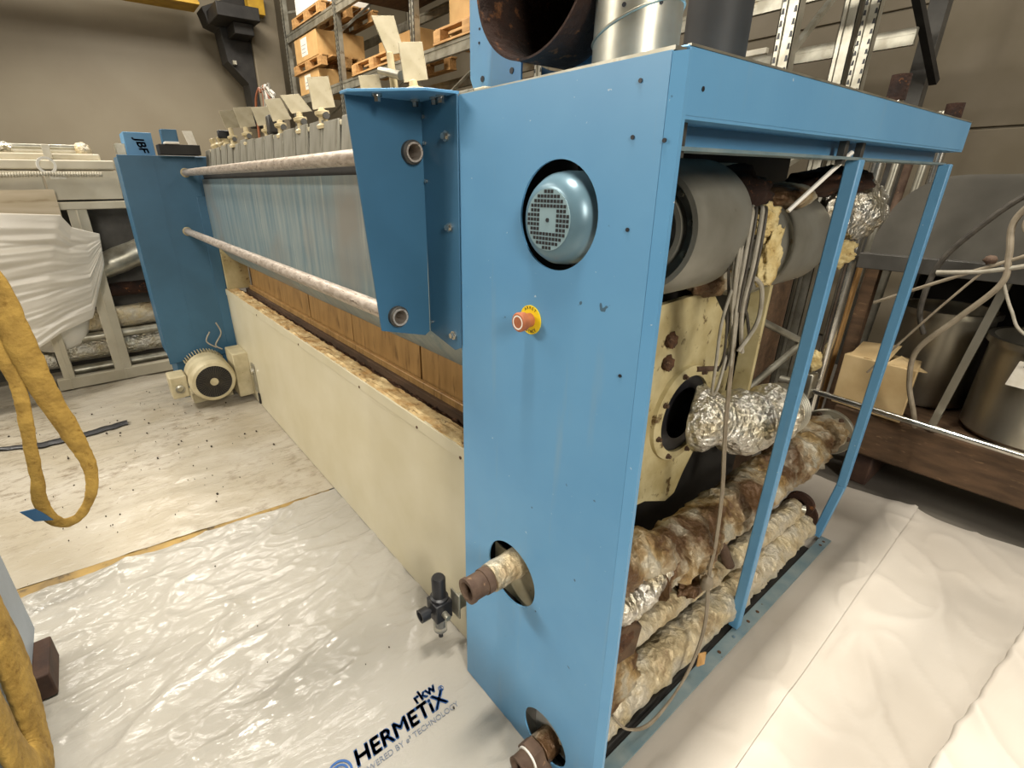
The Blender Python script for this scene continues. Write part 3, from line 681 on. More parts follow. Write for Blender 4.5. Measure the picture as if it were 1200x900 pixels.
# lagged pipes running back under the blowers
def lagged(name, pts, r, mat, seed, amp=.014, n=36, fr=14, parent=mc):
    P = spline(pts, 24); return B().tube(P, r, n, nozz=lambda q: amp*F(q, fr, seed) + amp*.8*abs(F(q, fr*2.2, seed)) + amp*.4*F(q, fr*4, seed) + amp*.3*F(q, fr*8, seed)).out(name, mat, parent, ang=60)
lagged('lagged_pipe', [(-.660, 1.16, .53), (-.675, 1.45, .49), (-.690, 1.8, .475), (-.690, 2.3, .478), (-.690, 2.80, .485)], .090, 'lag_rust', 1, .026)
pf = B().lathe((-.69, 2.80, .488), (0, 1, 0), [(.03, 0), (.118, 0), (.121, .004), (.121, .022), (.03, .024), (.001, .024)], 40).out('pipe_flange', 'galv', mc)
for k in range(6):
    a = 2*pi*k/6; bolt('flange_bolt', (-.69 + .098*cos(a), 2.80, .488 + .098*sin(a)), (0, -1, 0), .008, .015, 'rust_pipe', pf)
lagged('lagged_elbow', [(-.655, .86, .70), (-.65, .98, .67), (-.645, 1.10, .645), (-.655, 1.20, .59)], .072, 'lag_rust', 3, .022)
lagged('lagged_elbow', [(-.64, .88, .56), (-.63, 1.03, .52), (-.625, 1.13, .53), (-.64, 1.22, .58)], .052, 'foil', 5, .014)
lagged('lagged_pipe', [(-.62, .82, .095), (-.615, 1.2, .10), (-.612, 1.7, .102), (-.612, 2.1, .105), (-.612, 2.48, .115)], .072, 'lag_pale', 7, .016)
B().lathe((-.625, 2.47, .17), (0, 1, 0), [(.02, 0), (.085, 0), (.085, .014), (.001, .014)], 36).out('pipe_flange', 'rust', mc)
lagged('lagged_pipe', [(-.655, 1.05, .30), (-.645, 1.4, .28), (-.632, 1.9, .255), (-.618, 2.38, .25)], .042, 'lag_pale', 11, .010)
sfb = B().lathe((-.610, 2.40, .268), (0, 1, .1), [(.02, 0), (.058, 0), (.060, .004), (.060, .016), (.001, .018)], 32).out('pipe_flange', 'rust', mc)
cyl('pipe_end', (-.595, 2.37, .262), (-.58, 2.38, .262), .02, 'galv', sfb, 16)
lump('wet_lagging', (-.625, 1.0, .19), (.06, .13, .10), 'lag_rust', 15, .3)
lump('wet_lagging', (-.61, .88, .11), (.055, .09, .09), 'lag_pale', 18, .3)
lump('wet_lagging', (-.625, 1.50, .33), (.04, .11, .045), 'lag_rust', 21, .35)
B().prism([(-.60, .98, .30), (-.60, 1.10, .27), (-.60, 1.12, .38), (-.60, 1.05, .44), (-.60, .98, .44)], (-.06, .02, 0)).out('brown_block', 'wood_dark', mc, bev=.006)
lump('brown_debris', (-.64, 1.02, .39), (.05, .10, .05), 'crud', 31, .3)
cyl('drain_pipe', (-.64, 1.62, .47), (-.60, 1.70, .30), .02, 'rust_pipe', mc, 14)
lump('foil_lump', (-.74, 2.55, 1.58), (.085, .175, .115), 'foil', 41, .22, n=(64, 44))
lump('foil_lump', (-.72, 2.24, 1.58), (.05, .08, .12), 'foil', 44, .3, n=(40, 30))
lump('torn_wool', (-.73, 2.42, 1.42), (.05, .10, .05), 'wool', 47, .5)
B().tube(spline([(-.74, 2.30, 1.50), (-.71, 2.26, 1.44), (-.69, 2.22, 1.38)], 6), .02, 10, nozz=lambda q: .008*F(q, 40)).out('foil_strip', 'foil', mc)
box('side_pipe_bracket', (-.80, 2.10, 1.40), (-.79, 2.16, 1.62), 'chrome', mc)
# loose service cables inside the open end
cb = thing('cable_bundle', 'bundle of loose grey cables hanging inside the open end of the machine', 'cable bundle', (-.62, 1.4, 1.2))
for k in range(17):
    a = random.uniform(-.05, .045); c = random.uniform(-.02, .02); e = random.uniform(-.05, .08)
    pts = [(-.66+c, 1.42+a, 1.63), (-.625+c, 1.36+a, 1.62), (-.615+c, 1.345+a, 1.50), (-.62+c*.6, 1.37+a*.7, 1.38), (-.63+c*.6, 1.42+a*.6, 1.27+e), (-.645+c, 1.46+a, 1.20+e)]
    B().tube(spline(pts, 8), random.choice([.0045, .006, .0035]), 8).out('cable', random.choice(['cable', 'cable', 'cable', 'cable_dark']), cb)
B().tube(spline([(-.62, 1.36, 1.50), (-.615, 1.30, 1.36), (-.61, 1.30, 1.22), (-.62, 1.33, 1.13), (-.63, 1.38, 1.13), (-.64, 1.42, 1.24)], 10), .0045, 8).out('cable', 'cable', cb)
B().tube(spline([(-.61, 1.40, 1.46), (-.60, 1.46, 1.42), (-.60, 1.48, 1.32), (-.61, 1.42, 1.24)], 10), .006, 8).out('cable', 'cable', cb)
for off in (0, .012):
    B().tube(spline([(-.63, 1.42 + off, 1.26), (-.61, 1.43 + off, 1.0), (-.59, 1.46 + off, .75), (-.575, 1.46 + off, .55), (-.565, 1.44 + off, .42), (-.52, 1.38 + off, .26), (-.505, 1.28 + off, .12), (-.50, 1.10, .06 + off), (-.505, .96, .15), (-.53, .90, .24)], 10), .004, 8).out('hanging_wire', 'cable_tan', cb)
lump('wire_knot', (-.563, 1.43, .40), (.02, .025, .03), 'cable_tan', 3, .3, cb, n=(16, 12))
B().prism([(-.515, 1.38, .080), (-.505, 1.41, .080), (-.515, 1.43, .115), (-.525, 1.40, .12)], (.004, 0, 0)).out('paper_tag', 'wood_pale', cb)
wt = thing('wool_tuft', 'torn tuft of yellow glass wool hanging beside the grey cables', 'insulation', (-.60, 1.5, 1.5))
lump('tuft', (-.615, 1.50, 1.50), (.022, .045, .085), 'wool', 52, .45, wt)
lump('tuft', (-.625, 1.45, 1.60), (.025, .055, .035), 'wool', 55, .5, wt)
tag(B().tube([(-.53, 1.66, 1.765), (-.60, 1.52, 1.62)], .006, 8).out('strap_cord', 'white', None), 'thin white cord stretched from the hood lip to the yellow wool', 'cord')

# ducts standing on the machine
rd = thing('rusty_duct', 'open blue duct elbow with a rusted brown inside on top of the machine', 'duct', (-.97, 1.0, 1.9))
DC = (-.950, 2.125)
B().lathe((DC[0], .868, DC[1]), (0, 1, 0), [(.172, .012), (.172, 0), (.177, 0), (.177, .30), (.172, .30)], 64).out('duct_ring', 'rust', rd)
B().lathe((DC[0], .87, DC[1]), (0, 1, 0), [(.1715, 0), (.170, .10), (.160, .22), (.12, .32), (.05, .37), (.001, .38)], 64).out('duct_lining', 'rust_in', rd)
arc = [(DC[0] + .180*cos(radians(a)), DC[1] + .180*sin(radians(a))) for a in range(-116, -245, -4)]
pw = plate('duct_plate', [(-1.232, 1.955), (-1.20, 1.892), (-1.029, 1.892)] + arc + [(-1.029, 2.6), (-1.232, 2.6)], [], .005, frame((0, .93, 0), (1, 0, 0), (0, 0, 1)), 'blue', rd, bev=.001)
for (x, z) in ((-1.178, 1.948), (-1.062, 1.950), (-1.19, 2.06), (-1.192, 2.03)): cyl('bolt_hole', (x, .9255, z), (x, .9272, z), .007 if z < 2 else .003, 'black', pw, 14)
arc2 = [(DC[0] + .183*cos(radians(a)), DC[1] + .183*sin(radians(a))) for a in range(-44, -118, -4)]
plate('duct_side', [(-1.028, 1.892), (-.815, 1.892), (-.815, 1.995)] + arc2, [], .005, frame((0, 1.0, 0), (1, 0, 0), (0, 0, 1)), 'blue_dark', rd)
gd_ = thing('galvanised_duct', 'galvanised steel duct pipe with an oblique seam above the blue end cover', 'duct', (-.735, .97, 1.89))
GC = (-.735, .97); GR = .084
dp = B().cyl((GC[0], GC[1], 1.89), (GC[0], GC[1], 2.7), GR, n=48, cap=(0, 1)).out('duct_pipe', 'galv', gd_)
sm = []
for k in range(49):
    a = 2*pi*k/48; sm.append((GC[0] + (GR+.0005)*cos(a), GC[1] + (GR+.0005)*sin(a), 1.982 + .030*cos(a - .3)))
B().tube(sm, .0028, 8).out('oblique_seam', 'galv', dp)
for (a, z) in ((-2.0, 2.045), (-1.25, 2.0), (-.45, 2.0)): cyl('rivet_hole', (GC[0] + (GR-.001)*cos(a), GC[1] + (GR-.001)*sin(a), z), (GC[0] + (GR+.001)*cos(a), GC[1] + (GR+.001)*sin(a), z), .004, 'black', dp, 10)
tag(B().cyl((-.93, 1.6, 1.892), (-.93, 1.6, 3.2), .088, n=40).lathe((-.93, 1.6, 2.25), (0, 0, 1), [(.088, 0), (.092, 0), (.092, .02), (.088, .02)], 40, True).out('dark_duct', 'dark', None), 'dark vertical duct pipe rising behind the galvanised duct', 'duct')

# ================================================================== pallet racking behind the machine
rk = thing('pallet_rack', 'galvanised pallet racking with perforated uprights along the back of the machine', 'pallet rack', (-5, 3.7, 0))
RX = [-9.02, -7.13, -5.25, -3.35, -1.47]; RY0, RY1 = 3.2, 4.3
up = B(); sl = B()
def upright(x, y, name='upright'):
    b = B().box((x-.045, y, 0), (x-.040, y+.07, 4.6)).box((x+.040, y, 0), (x+.045, y+.07, 4.6)).box((x-.045, y, 0), (x-.018, y+.004, 4.6)).box((x+.018, y, 0), (x+.045, y+.004, 4.6)).box((x-.018, y+.012, 0), (x+.018, y+.016, 4.6))
    o = b.out(name, 'galv', rk, smooth=False)
    return o
def slots(x, y, parent, z0=1.9, z1=4.5):
    b = B(); z = z0
    while z < z1:
        for s in (-1, 1):
            cx = x + s*.031
            b.prism([(cx-.008, y-.001, z), (cx+.008, y-.001, z), (cx+.005, y-.001, z+.028), (cx-.005, y-.001, z+.028)], (0, .002, 0))
        z += .055
    b.out('slot_row', 'black', parent, smooth=False, kind='stuff')
for x in RX:
    u = upright(x, RY0); slots(x, RY0, u)
    u = upright(x, RY1)
    if x > -2: slots(x, RY1, u)
    z = 1.7
    for k in range(5):
        B().bar((x, RY0+.06, z + k*.6), (x, RY1+.02, z + k*.6 + (.55 if k % 2 else -.0) + .3), .03, .03).out('brace', 'galv', rk)
u = upright(-1.58, RY1 - .02, 'upright')
for a, c in zip(RX[:-1], RX[1:]):
    for z in (1.42, 2.88, 3.74):
        if c > -1.6 and z > 3: continue
        for y in (RY0+.01, RY1+.02):
            B().box((a+.045, y, z-.055), (c-.045, y+.04, z+.055)).box((a+.045, y-.006, z+.028), (c-.045, y, z+.055)).box((a+.045, y-.006, z-.055), (c-.045, y, z-.028)).out('beam', 'galv', rk)
B().box((-3.4, 5.1, 2.60), (-1.42, 5.14, 2.71)).box((-3.4, 5.095, 2.67), (-1.42, 5.10, 2.71)).box((-3.4, 5.095, 2.60), (-1.42, 5.10, 2.63)).out('beam', 'galv', rk)
for z in (1.98, 2.10, 2.24, 2.36): box('roller_bar', (-7.0, RY0+.10, z), (-1.6, RY0+.13, z+.03), 'white_rod', rk)
box('rear_column', (-1.53, 5.6, 0), (-1.41, 5.72, 5.0), 'darkgrey', rk)
B().bar((-1.55, 4.35, 3.4), (-1.35, 5.6, 2.4), .05, .05).out('brace', 'dark', rk)

def pallet(loc, rz=0, tilt=0):
    p = thing('pallet', 'x', 'pallet', (0, 0, 0), 'pallets on the racking')
    for k in range(6): box('deck_board', (-.55, -.40 + k*.15, .12), (.55, -.31 + k*.15, .14), 'wood', p, bev=.002)
    for y in (-.38, .0, .38):
        box('runner', (-.55, y-.05, 0), (.55, y+.05, .02), 'wood', p, bev=.002)
        for x in (-.48, 0, .48): box('block', (x-.06, y-.05, .02), (x+.06, y+.05, .12), 'wood', p, bev=.003)
    p.location = loc; p.rotation_euler = (tilt, 0, rz)
    return p
pallet((-8.25, 3.62, 3.22))['label'] = 'wooden pallet under the labelled carton on the rack'
pallet((-6.2, 3.62, 2.94))['label'] = 'bare wooden pallet on the middle bay of the rack beside the carton bay'
pallet((-8.1, 3.62, 3.80))['label'] = 'wooden pallet on the top beam under a white box'
pallet((-4.3, 3.62, 2.94))['label'] = 'wooden pallet on the rack just left of the blue duct plate'
def carton(name, lo, hi, label, mat='carton', lab=True, grp='cartons on the racking'):
    c = ((lo[0]+hi[0])/2, (lo[1]+hi[1])/2, lo[2]); t = thing(name, label, 'carton', c, grp)
    box('body', lo, hi, mat, t, bev=.006)
    box('flap_seam', (lo[0]+.01, (lo[1]+hi[1])/2 - .03, hi[2]-.0005), (hi[0]-.01, (lo[1]+hi[1])/2 + .03, hi[2]+.001), 'tape', t, bev=0)
    if lab:
        x0 = lo[0] + (hi[0]-lo[0])*.30
        l = box('paper_label', (x0, lo[1]-.002, lo[2] + .06), (x0 + .24, lo[1]+.001, hi[2]-.03), 'label', t, bev=0)
        for k in range(int((hi[2]-lo[2]-.15)/.045)): box('print_line', (x0+.03, lo[1]-.0028, lo[2]+.10 + k*.045), (x0+.03+random.uniform(.08, .18), lo[1]-.0018, lo[2]+.108 + k*.045), 'ink_grey', l, bev=0)
    return t
carton('carton', (-8.72, 3.22, 3.365), (-7.85, 3.95, 3.675), 'tan cardboard carton with a white paper label on the rack')
carton('carton', (-8.7, 3.22, 2.94), (-7.9, 3.95, 3.215), 'brown carton with a small label beneath the labelled carton pallet', lab=True)
carton('carton', (-8.5, 3.22, 3.945), (-7.6, 3.95, 4.3), 'white box on the top pallet of the rack', 'white', False)
carton('carton', (-6.75, 3.6, 3.085), (-5.8, 4.1, 3.35), 'low brown carton lying on the bare pallet behind the tan plates', 'carton', False)
carton('carton', (-6.9, 3.3, 3.80), (-5.5, 4.2, 4.3), 'wide brown carton on the top rack beam', 'wood_dark', False)
carton('carton', (-5.0, 3.5, 3.085), (-3.7, 4.2, 3.42), 'flat brown carton on the rack pallet beside the blue duct plate', 'carton', False)
carton('carton', (-4.9, 3.4, 3.80), (-3.6, 4.2, 4.3), 'dark brown carton on the top beam above the duct', 'wood_dark', False)
carton('carton', (-7.0, 3.45, 1.48), (-5.4, 4.2, 2.3), 'brown carton on the low rack shelf behind the clamps', 'wood_dark', False)
carton('carton', (-5.1, 3.45, 1.48), (-3.5, 4.2, 2.55), 'tall brown carton on the low rack shelf behind the bracket', 'wood_dark', False)
# wires and stub tubes on the far clamps
wr = thing('wire_tangle', 'tangle of white and red wires above the tan plates', 'wires', (-4.2, 1.5, 2.0))
for k in range(6):
    x0 = -4.1 + random.uniform(-.2, .2); B().tube(spline([(x0, 1.2, 1.95), (x0+.05, 1.2, 2.22), (x0 + random.uniform(.0, .2), 1.2, 2.30), (x0+.2, 1.2, 2.2 + random.uniform(0, .08))], 6), .008, 6).out('wire', ['white', 'red', 'cable'][k % 3], wr)

# ================================================================== left: beige machine with its covers
bm = thing('beige_machine', 'beige framed machine with open lower bays behind the blue end cabinet', 'machine', (-5.6, -.3, 0))
BX = -5.35
box('top_cover', (-6.4, -2.2, 1.80), (BX, .34, 1.87), 'beige', bm, bev=.01)
box('top_lid', (-6.3, -2.2, 1.87), (BX-.1, .26, 1.92), 'beige', bm, bev=.01)
pb = box('upper_panel', (BX-.02, -.135, 1.575), (BX, .34, 1.79), 'beige', bm, bev=.004)
box('upper_panel', (BX-.02, -2.2, 1.50), (BX, -.15, 1.79), 'beige', bm, bev=.004)
box('sticker', (BX-.001, -.10, 1.73), (BX+.002, .0, 1.785), 'label', pb, bev=0)
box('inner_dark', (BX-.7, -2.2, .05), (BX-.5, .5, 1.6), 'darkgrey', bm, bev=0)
box('cross_rail', (BX-.05, -2.2, 1.50), (BX+.01, .45, 1.56), 'beige', bm, bev=.006)
def bpost(y0, y1, z0=.02, z1=1.52):
    box('frame_post', (BX-.06, y0, z0), (BX, y1, z1), 'beige', bm, bev=.006); box('post_rib', (BX-.03, (y0+y1)/2-.006, z0), (BX+.008, (y0+y1)/2+.006, z1), 'beige', bm, bev=.002)
bpost(-.06, .07); bpost(-.43, -.35, .02, .95)
box('base_rail', (BX-.06, -.48, .02), (BX+.005, .55, .12), 'beige', bm, bev=.006)
lump('shroud_arch', (BX-.15, -.40, .62), (.14, .28, .28), 'white', 2, .06, bm)
for (z, r, m, y0, y1) in ((.98, .11, 'galv', -.02, .6), (.55, .10, 'lag_pale', -.3, .6), (.30, .10, 'foil', -.4, .6), (.80, .06, 'rust', -.2, .6), (.25, .08, 'foil', -.75, -.45)):
    B().tube([(BX-.22, y0 + (y1-y0)*k/16, z + (.22*k/16 if z > .9 else 0)) for k in range(17)], r, 20, nozz=lambda q: .01*F(q, 12)).out('inner_pipe', m, bm)
for z in (.14, .42): cyl('inner_rod', (BX-.14, -.4, z), (BX-.14, .6, z), .04, 'galv', bm, 16)
B().lathe((BX-.25, -.15, .7), (1, 0, 0), [(.02, 0), (.22, 0), (.22, .03), (.02, .03)], 32).out('inner_wheel', 'rust', bm)
rg2 = B().lathe((BX+.02, -.10, 1.83), (1, .2, 0), [(.045, -.008), (.062, -.008), (.062, .008), (.045, .008)], 28, True).out('hose_ring', 'white', bm)
cg = B(); px = -1.2
for k in range(70): cg.lathe((BX+.03, -.95 + k*.017, 1.735 + (.03 if k > 50 else k*.0007)), (0, 1, 0), [(.010, 0), (.018, .005), (.018, .009), (.010, .014)], 12)
cg.out('corrugated_hose', 'white_rod', bm)
for z, m in ((1.97, 'galv'), (1.94, 'white_rod')): cyl('top_tube', (BX-.25, -.7, z), (BX-.25, .12, z), .022, m, bm, 14)
lump('wrapped_end', (BX-.25, .16, 1.95), (.06, .06, .06), 'lag_pale', 3, .3, bm, n=(20, 14))
B().tube([(BX-.15, -.8 + k*.04, 1.955 + .015*sin(k*1.7)) for k in range(14)], .03, 12, nozz=lambda q: .012*F(q, 30)).out('foil_tube', 'foil', bm)
box('top_lug', (BX-.1, -.10, 1.88), (BX-.04, -.05, 1.98), 'white_rod', bm)
# brown sheet and white wrap over its near part
bs = B().grid(lambda u, v: (BX + .10 + .02*v, -1.6 + 1.50*u, 1.655 - .20*v - .02*u*v + .006*F((u*6, v*3, 0), 2)), 30, 8, (-.01, 0, 0)).out('tan_board', pm('tan_hardboard', '#c3b49a', '#b0a083', 5, .6, 0, '#9a886a', (.6, .7), 8, stretch=(1, .3, 3)), None)
tag(bs, 'tan sheet hanging over the beige machine above the white plastic wrap', 'sheet')
WT = [(-2.2, 1.52), (-.45, 1.50), (-.108, 1.474), (-.06, 1.38), (.03, 1.345), (.105, 1.32)]
WB = [(-2.2, .20), (-.95, .34), (-.52, .47), (-.325, .58), (-.10, .66), (.08, 1.08)]
def lerp(T, u):
    t = u*(len(T)-1); i = min(len(T)-2, int(t)); f = t - i; return V(T[i])*(1-f) + V(T[i+1])*f
def wrap(u, v):
    a = lerp(WT, u); c = lerp(WB, u); p = a*(1-v) + c*v
    ph = v*30 + 2.2*F((u*1.5, v*2.0, 0), 2) + 1.5*u
    pl = .6*abs(sin(ph*.5))**.6 + .5*F((u*2.5, v*26, 3), 1)
    amp = .020*(.35 + .65*(1-u))*min(1, v*6)
    return (BX + .20 + amp*pl + .10*v*(1-u), p.x, p.y)
tag(B().grid(wrap, 70, 120, (-.006, 0, 0)).out('plastic_wrap', 'wrap', None, ang=180), 'pleated white plastic wrap stretched over the front of the beige machine', 'plastic wrap')

# ================================================================== lower left: grey cabinet, block, slings
gc = thing('grey_cabinet', 'pale grey metal cabinet raised on a brown block at the left edge', 'cabinet', (-1.5, -.9, .12))
box('body', (-2.14, -1.30, .12), (-.95, -.505, 1.25), 'grey_plate', gc, bev=.004)
box('side_panel', (-2.13, -.505, .13), (-.96, -.500, 1.24), 'grey_plate', gc, bev=.001)
tag(box('wooden_block', (-2.07, -.62, .012), (-1.875, -.455, .118), 'wood_block', bev=.006), 'dark brown stained wooden block propping the grey cabinet', 'wooden block')
tag(box('wooden_block', (-1.20, -1.2, .012), (-1.02, -.62, .118), 'wood_block', bev=.006), 'brown wooden block under the near end of the grey cabinet', 'wooden block')
hk = thing('lifting_hook', 'dark lifting hook on a chain above the grey cabinet', 'hook', (-2.2, -.62, 2.1))
B().tube(spline([(-2.2, -.62, 2.30), (-2.2, -.62, 2.16), (-2.2, -.70, 2.08), (-2.2, -.64, 2.0), (-2.2, -.56, 2.06)], 8), .025, 12).out('hook_body', 'dark', hk)
cyl('chain', (-2.2, -.62, 2.30), (-2.2, -.62, 6.4), .012, 'darkgrey', hk, 8)
def sling(name, pts, wds, th, label, up):
    P = spline(pts, 12); W = [max(.01, q.x) for q in spline([(w_, 0, 0) for w_ in wds], 12)]; b = B(); n = len(P)
    b.tube(P, [W[k]*(.5 + .035*F((k*.5, 0, 0), 1, 3)) for k in range(n)], 20, flat=th, upv=up, nozz=lambda q: .004*F(q, 22) + .002*F(q, 60))
    return tag(b.out(name, 'sling', None, ang=180), label, 'lifting sling')
s = sling('lifting_sling', [(-2.22, -.60, 2.06), (-2.24, -.42, 1.75), (-2.25, -.285, 1.42), (-2.25, -.262, 1.21), (-2.25, -.246, 1.02), (-2.25, -.212, .815), (-2.25, -.194, .68), (-2.25, -.215, .56), (-2.25, -.275, .475), (-2.25, -.338, .47), (-2.25, -.368, .56), (-2.25, -.352, .68), (-2.25, -.332, .84), (-2.25, -.312, .98), (-2.255, -.31, 1.10), (-2.26, -.33, 1.35), (-2.26, -.44, 1.72), (-2.22, -.62, 2.06)], [.07, .075, .085, .088, .080, .064, .050, .040, .036, .042, .046, .040, .040, .042, .045, .05, .06, .06], .34,
    'yellow webbing lifting sling hanging in a long loop over the floor', (0, 1, 0))
tag(B().prism([(-2.25, -.385, .56), (-2.24, -.43, .57), (-2.23, -.40, .52), (-2.235, -.35, .50)], (.004, 0, 0)).out('sling_tag', 'ink_dark', None), 'small dark blue tag at the bottom of the hanging sling loop', 'tag')
bpy.data.objects['sling_tag'].data.materials[0] = pm('tag_blue', '#254b6b')
sling('lifting_sling', [(-1.72, -.60, 1.30), (-1.70, -.47, 1.0), (-1.68, -.465, .62), (-1.64, -.455, .46), (-1.58, -.45, .33), (-1.53, -.45, .235), (-1.46, -.445, .20), (-1.38, -.445, .24), (-1.36, -.45, .40), (-1.40, -.455, .70), (-1.42, -.47, 1.05), (-1.44, -.60, 1.30)], [.14, .15, .17, .18, .17, .16, .14, .14, .15, .16, .16, .15], .30,
    'yellow webbing lifting sling draped over the grey cabinet', (1, 0, 0))

# ================================================================== lower right: covered crate
ck = thing('covered_crate', 'low crate under a bright white sheet at the lower right edge', 'crate', (.6, 1.6, 0))
def ckx(x, y): return .078 + (y-1.5)*.10 + x
B().prism([(ckx(.03, .95), .95, .01), (ckx(.9, .95), .95, .01), (ckx(.9, 2.5), 2.5, .01), (ckx(.03, 2.5), 2.5, .01)], (0, 0, .18)).out('crate_body', 'wood_pale', ck, bev=.02)
def drape(u, v):
    # one cloth over the crate: flat top, folds down the sides
    X = -.06 + 1.04*u; y = .83 + 1.79*v
    ex = max(0, -X, X - .93); ey = max(0, .90 - y, y - 2.55); e = max(ex, ey)
    z = .21 if e == 0 else max(.014, .21 - e*4.0)
    Xc = min(max(X, 0), .93) + (.02*min(1, e/.05) if X < 0 else 0); yc = min(max(y, .90), 2.55)
    h = .024*ridge((X*1.6 + y*.8, y*.5, 0), 2.5, 3, 3) + .010*F((X, y, 0), 5) if e == 0 else 0
    return (ckx(Xc, yc) + .008*F((y*6, z*5, 0), 2), yc + .008*F((X*6, z*5, 4), 2), z + h)
B().grid(drape, 110, 150).out('cover_sheet', 'cloth', ck, ang=180)

# ================================================================== right background: bench with tank, tubs and timber
tk = thing('steel_bench', 'dark steel bench with a tall grey guard panel behind the open end', 'bench', (.2, 3.5, 0))
pl = []
for k in range(9):
    a = pi - k*(pi/2)/8; pl.append((-.55 + .26*cos(a)*1.0, 1.46 + .255*sin(a)))
plate('guard_panel', [(-.83, 1.33), (-.83, 1.42)] + pl[1:] + [(1.2, 1.72), (1.2, 1.33)], [], .02, frame((0, 3.22, 0), (1, 0, 0), (0, 0, 1)), 'tank_panel', tk, bev=.004)
box('top_channel', (-.86, 3.16, 1.27), (1.2, 3.24, 1.345), 'darkgrey', tk)
box('bench_top', (-.84, 3.24, 1.28), (1.2, 4.1, 1.31), 'darkgrey', tk)
for x in (-.8, .5, 1.1): box('leg', (x, 4.005, .0), (x+.05, 4.045, 1.28), 'darkgrey', tk)
box('back_sheet', (-.84, 4.07, .3), (1.2, 4.10, 1.28), 'dark', tk)
B().bar((-.37, 3.27, .48), (-.30, 3.27, 1.28), .032, .03, up=(0, 1, 0)).out('stay', 'stainless', tk)
B().bar((-.08, 3.9, .5), (-.02, 3.9, 1.28), .10, .04, up=(0, 1, 0)).out('stay', 'darkgrey', tk)
tag(cyl('chrome_rail', (-.90, 3.16, .555), (.60, 3.10, .52), .016, 'chrome', None, 20), 'long bright steel rail in front of the cardboard box', 'rail')
rf = thing('rail_bracket', 'small grey clamp holding the end of the bright rail', 'clamp', (-.9, 3.16, .5))
box('clamp_body', (-.97, 3.12, .50), (-.90, 3.2, .66), 'galv', rf, bev=.01); cyl('clamp_bolt', (-1.08, 3.16, .57), (-.95, 3.16, .57), .025, 'galv', rf, 14); lump('clamp_tape', (-.93, 3.15, .73), (.04, .04, .06), 'wool', 5, .4, rf, n=(16, 12))
tag(box('timber_beam', (-.80, 3.26, .22), (1.2, 4.0, .475), 'wood_dark', bev=.012), 'thick dark brown timber beam carrying the steel tubs', 'timber beam')
for x, lb in ((-.7, 'short block under the near end of the timber beam'), (.9, 'short block under the far end of the timber beam')):
    tag(box('support_block', (x, 3.34, .0), (x+.14, 3.95, .22), 'wood_block', bev=.01), lb + (' by the pipes' if x < 0 else ' at the right edge'), 'support block')
cx = thing('cardboard_box', 'worn cardboard box standing behind the bright rail', 'box', (-.65, 3.45, .475))
B().prism([(-.83, 3.28, .478), (-.49, 3.24, .478), (-.52, 3.46, .478), (-.80, 3.48, .478)], (0, 0, .30)).out('body', 'carton_old', cx, bev=.006)
B().prism([(-.805, 3.285, .775), (-.63, 3.277, .778), (-.62, 3.43, .84), (-.80, 3.44, .82)], (0, .004, .004)).out('flap', 'carton_old', cx)
B().prism([(-.63, 3.262, .778), (-.50, 3.248, .775), (-.47, 3.36, .745), (-.60, 3.38, .80)], (0, .004, .004)).out('flap', 'carton_old', cx)
B().prism([(-.735, 3.272, .56), (-.695, 3.270, .56), (-.695, 3.270, .78), (-.735, 3.272, .78)], (0, .004, 0)).out('tape', 'tape', cx)
def tub(name, c, r, z0, z1, label):
    t = thing(name, label, 'tub', (c[0], c[1], z0), 'steel tubs on the timber beam')
    B().lathe((c[0], c[1], z0), (0, 0, 1), [(.001, .01), (r*.94, .01), (r, .03), (r, z1-z0-.03), (r+.018, z1-z0-.03), (r+.018, z1-z0), (r-.006, z1-z0), (r-.01, z1-z0-.03), (r-.012, .03)], 56).out('body', 'stainless', t)
    B().lathe((c[0], c[1], z0), (0, 0, 1), [(r*.55, 0), (r*.6, 0), (r*.6, .02), (r*.55, .02)], 40, True).out('base_ring', 'dark', t)
    return t
t1 = tub('steel_tub', (-.53, 3.76), .205, .478, 1.03, 'stainless tub partly hidden behind the cardboard box')
t2 = tub('steel_tub', (-.03, 3.56), .28, .478, .98, 'larger stainless tub with a hanging grey tag at the right edge')
B().prism([(-.18, 3.27, .80), (-.07, 3.245, .80), (-.07, 3.245, .92), (-.165, 3.27, .92)], (0, .004, 0)).out('tag_plate', 'label', t2)
box('tag_slot', (-.145, 3.247, .90), (-.10, 3.254, .91), 'black', t2, bev=0)
# timber posts and poles behind
for (x, y, m, lb) in ((-.93, 3.40, 'wood_pale', 'pale timber post standing behind the far frame post'), (-.875, 3.56, 'wood_dark', 'darker timber post beside the pale timber post')):
    tag(B().bar((x-.01, y, .0), (x, y, 1.27), .065, .065, up=(0, 1, 0)).out('timber_post', m, None, bev=.004), lb, 'timber post')
cb2 = thing('dark_backdrop', 'added dark brown backdrop in cabinet form behind the blowers', 'cabinet', (-1.5, 2.95, 0))  # backdrop added to keep the view behind the blowers dark
box('body', (-1.95, 2.78, .0), (-1.12, 3.12, 1.60), 'wood_dark', cb2, bev=.01)
for (a, c) in ((-1.94, -1.54), (-1.53, -1.13)):
    d_ = box('door', (a, 2.762, .06), (c, 2.78, 1.56), pm('dark_backdrop_paint', '#4a4036', '#3a3129', 6, .6), cb2, bev=.004)
    box('handle', (c-.06 if a < -1.6 else a+.03, 2.745, .78), (c-.03 if a < -1.6 else a+.06, 2.762, .92), 'galv', d_)
for (p, q_) in (((-.93, 2.30, 1.12), (-.86, 2.62, .98)), ((-.95, 2.25, .72), (-.84, 2.66, .98))):
    B().tube([p, q_], .016, 12).out('stay_rod', 'galv', mc)
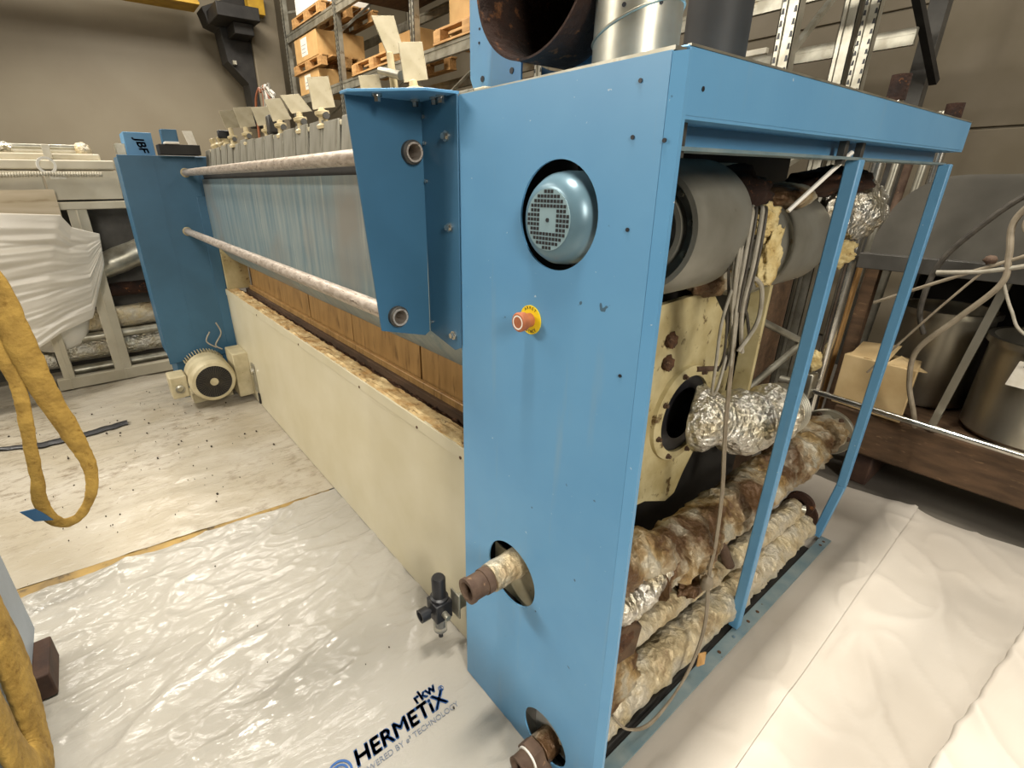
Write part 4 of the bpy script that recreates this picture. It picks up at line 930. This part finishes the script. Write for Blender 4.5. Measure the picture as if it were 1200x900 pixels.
for i, x in enumerate((-1.14, -1.07, -1.01, -.94)):
    tag(B().cyl((x, 3.9 + .02*i, .0), (x + .05, 4.0, 2.05), .022, n=12).out('leaning_bar', 'galv' if i % 2 else 'rust_pipe', None),
        ['leftmost', 'second', 'third', 'rightmost'][i] + ' of the thin bars standing behind the hood corner', 'bar', 'bars behind the hood corner')
for i, (x, y, h) in enumerate(((-.922, 3.28, 2.11), (-.70, 3.34, 1.97))):
    t = thing('roller_stub', ['shiny roller end above the hood beside the perforated upright', 'small roller end above the hood corner'][i], 'roller', (x, y, 0 if i == 0 else 1.311), 'rollers standing behind the hood')
    cyl('roller', (x, y, .0 if i == 0 else 1.311), (x, y, h-.06), .034 if i == 0 else .022, 'chrome', t, 24); cyl('roller_cap', (x, y, h-.06), (x, y, h + .05), .040 if i == 0 else .034, 'rust', t, 20)
# hanging cables on the right
hc = thing('hanging_cables', 'grey and tan cables hanging down in front of the grey guard panel', 'cables', (-.3, 3.0, 1.2))
for pts, r, m in (
    ([(.10, 2.9, 2.10), (-.02, 2.95, 1.90), (-.22, 3.0, 1.70), (-.33, 3.05, 1.55), (-.31, 3.05, 1.40), (-.30, 3.05, 1.28), (-.40, 3.08, 1.10), (-.50, 3.10, .92), (-.49, 3.12, .75), (-.44, 3.14, .60), (-.42, 3.20, .50)], .012, 'cable_tan'),
    ([(.12, 3.0, 1.86), (-.05, 3.05, 1.78), (-.30, 3.06, 1.66), (-.45, 3.08, 1.48), (-.53, 3.10, 1.32), (-.54, 3.10, 1.12), (-.50, 3.12, 1.0)], .012, 'cable_dark'),
    ([(.2, 3.0, 1.70), (-.10, 3.05, 1.50), (-.30, 3.05, 1.38), (-.50, 3.06, 1.26), (-.72, 3.08, 1.12)], .008, 'cable_tan'),
    ([(.2, 3.0, 1.55), (-.10, 3.04, 1.42), (-.35, 3.05, 1.33), (-.52, 3.06, 1.30)], .010, 'cable'),
    ([(-.35, 3.05, 1.36), (-.48, 3.06, 1.12), (-.60, 3.07, .88), (-.66, 3.08, .76)], .005, 'cable_tan'),
    ([(-.28, 3.03, 1.60), (-.30, 3.03, 1.52), (-.24, 3.03, 1.46), (-.14, 3.03, 1.45), (.05, 3.03, 1.62), (.2, 3.03, 1.66)], .006, 'cable_tan'),
    ([(-.30, 3.05, 1.30), (-.24, 3.05, 1.18), (-.16, 3.05, 1.08), (.1, 3.05, 1.0)], .006, 'cable')):
    B().tube(spline(pts, 10), r, 10).out('cable', m, hc)
lump('cable_joint', (-.36, 3.05, 1.375), (.022, .018, .018), 'rust_pipe', 3, .3, hc, n=(14, 10))
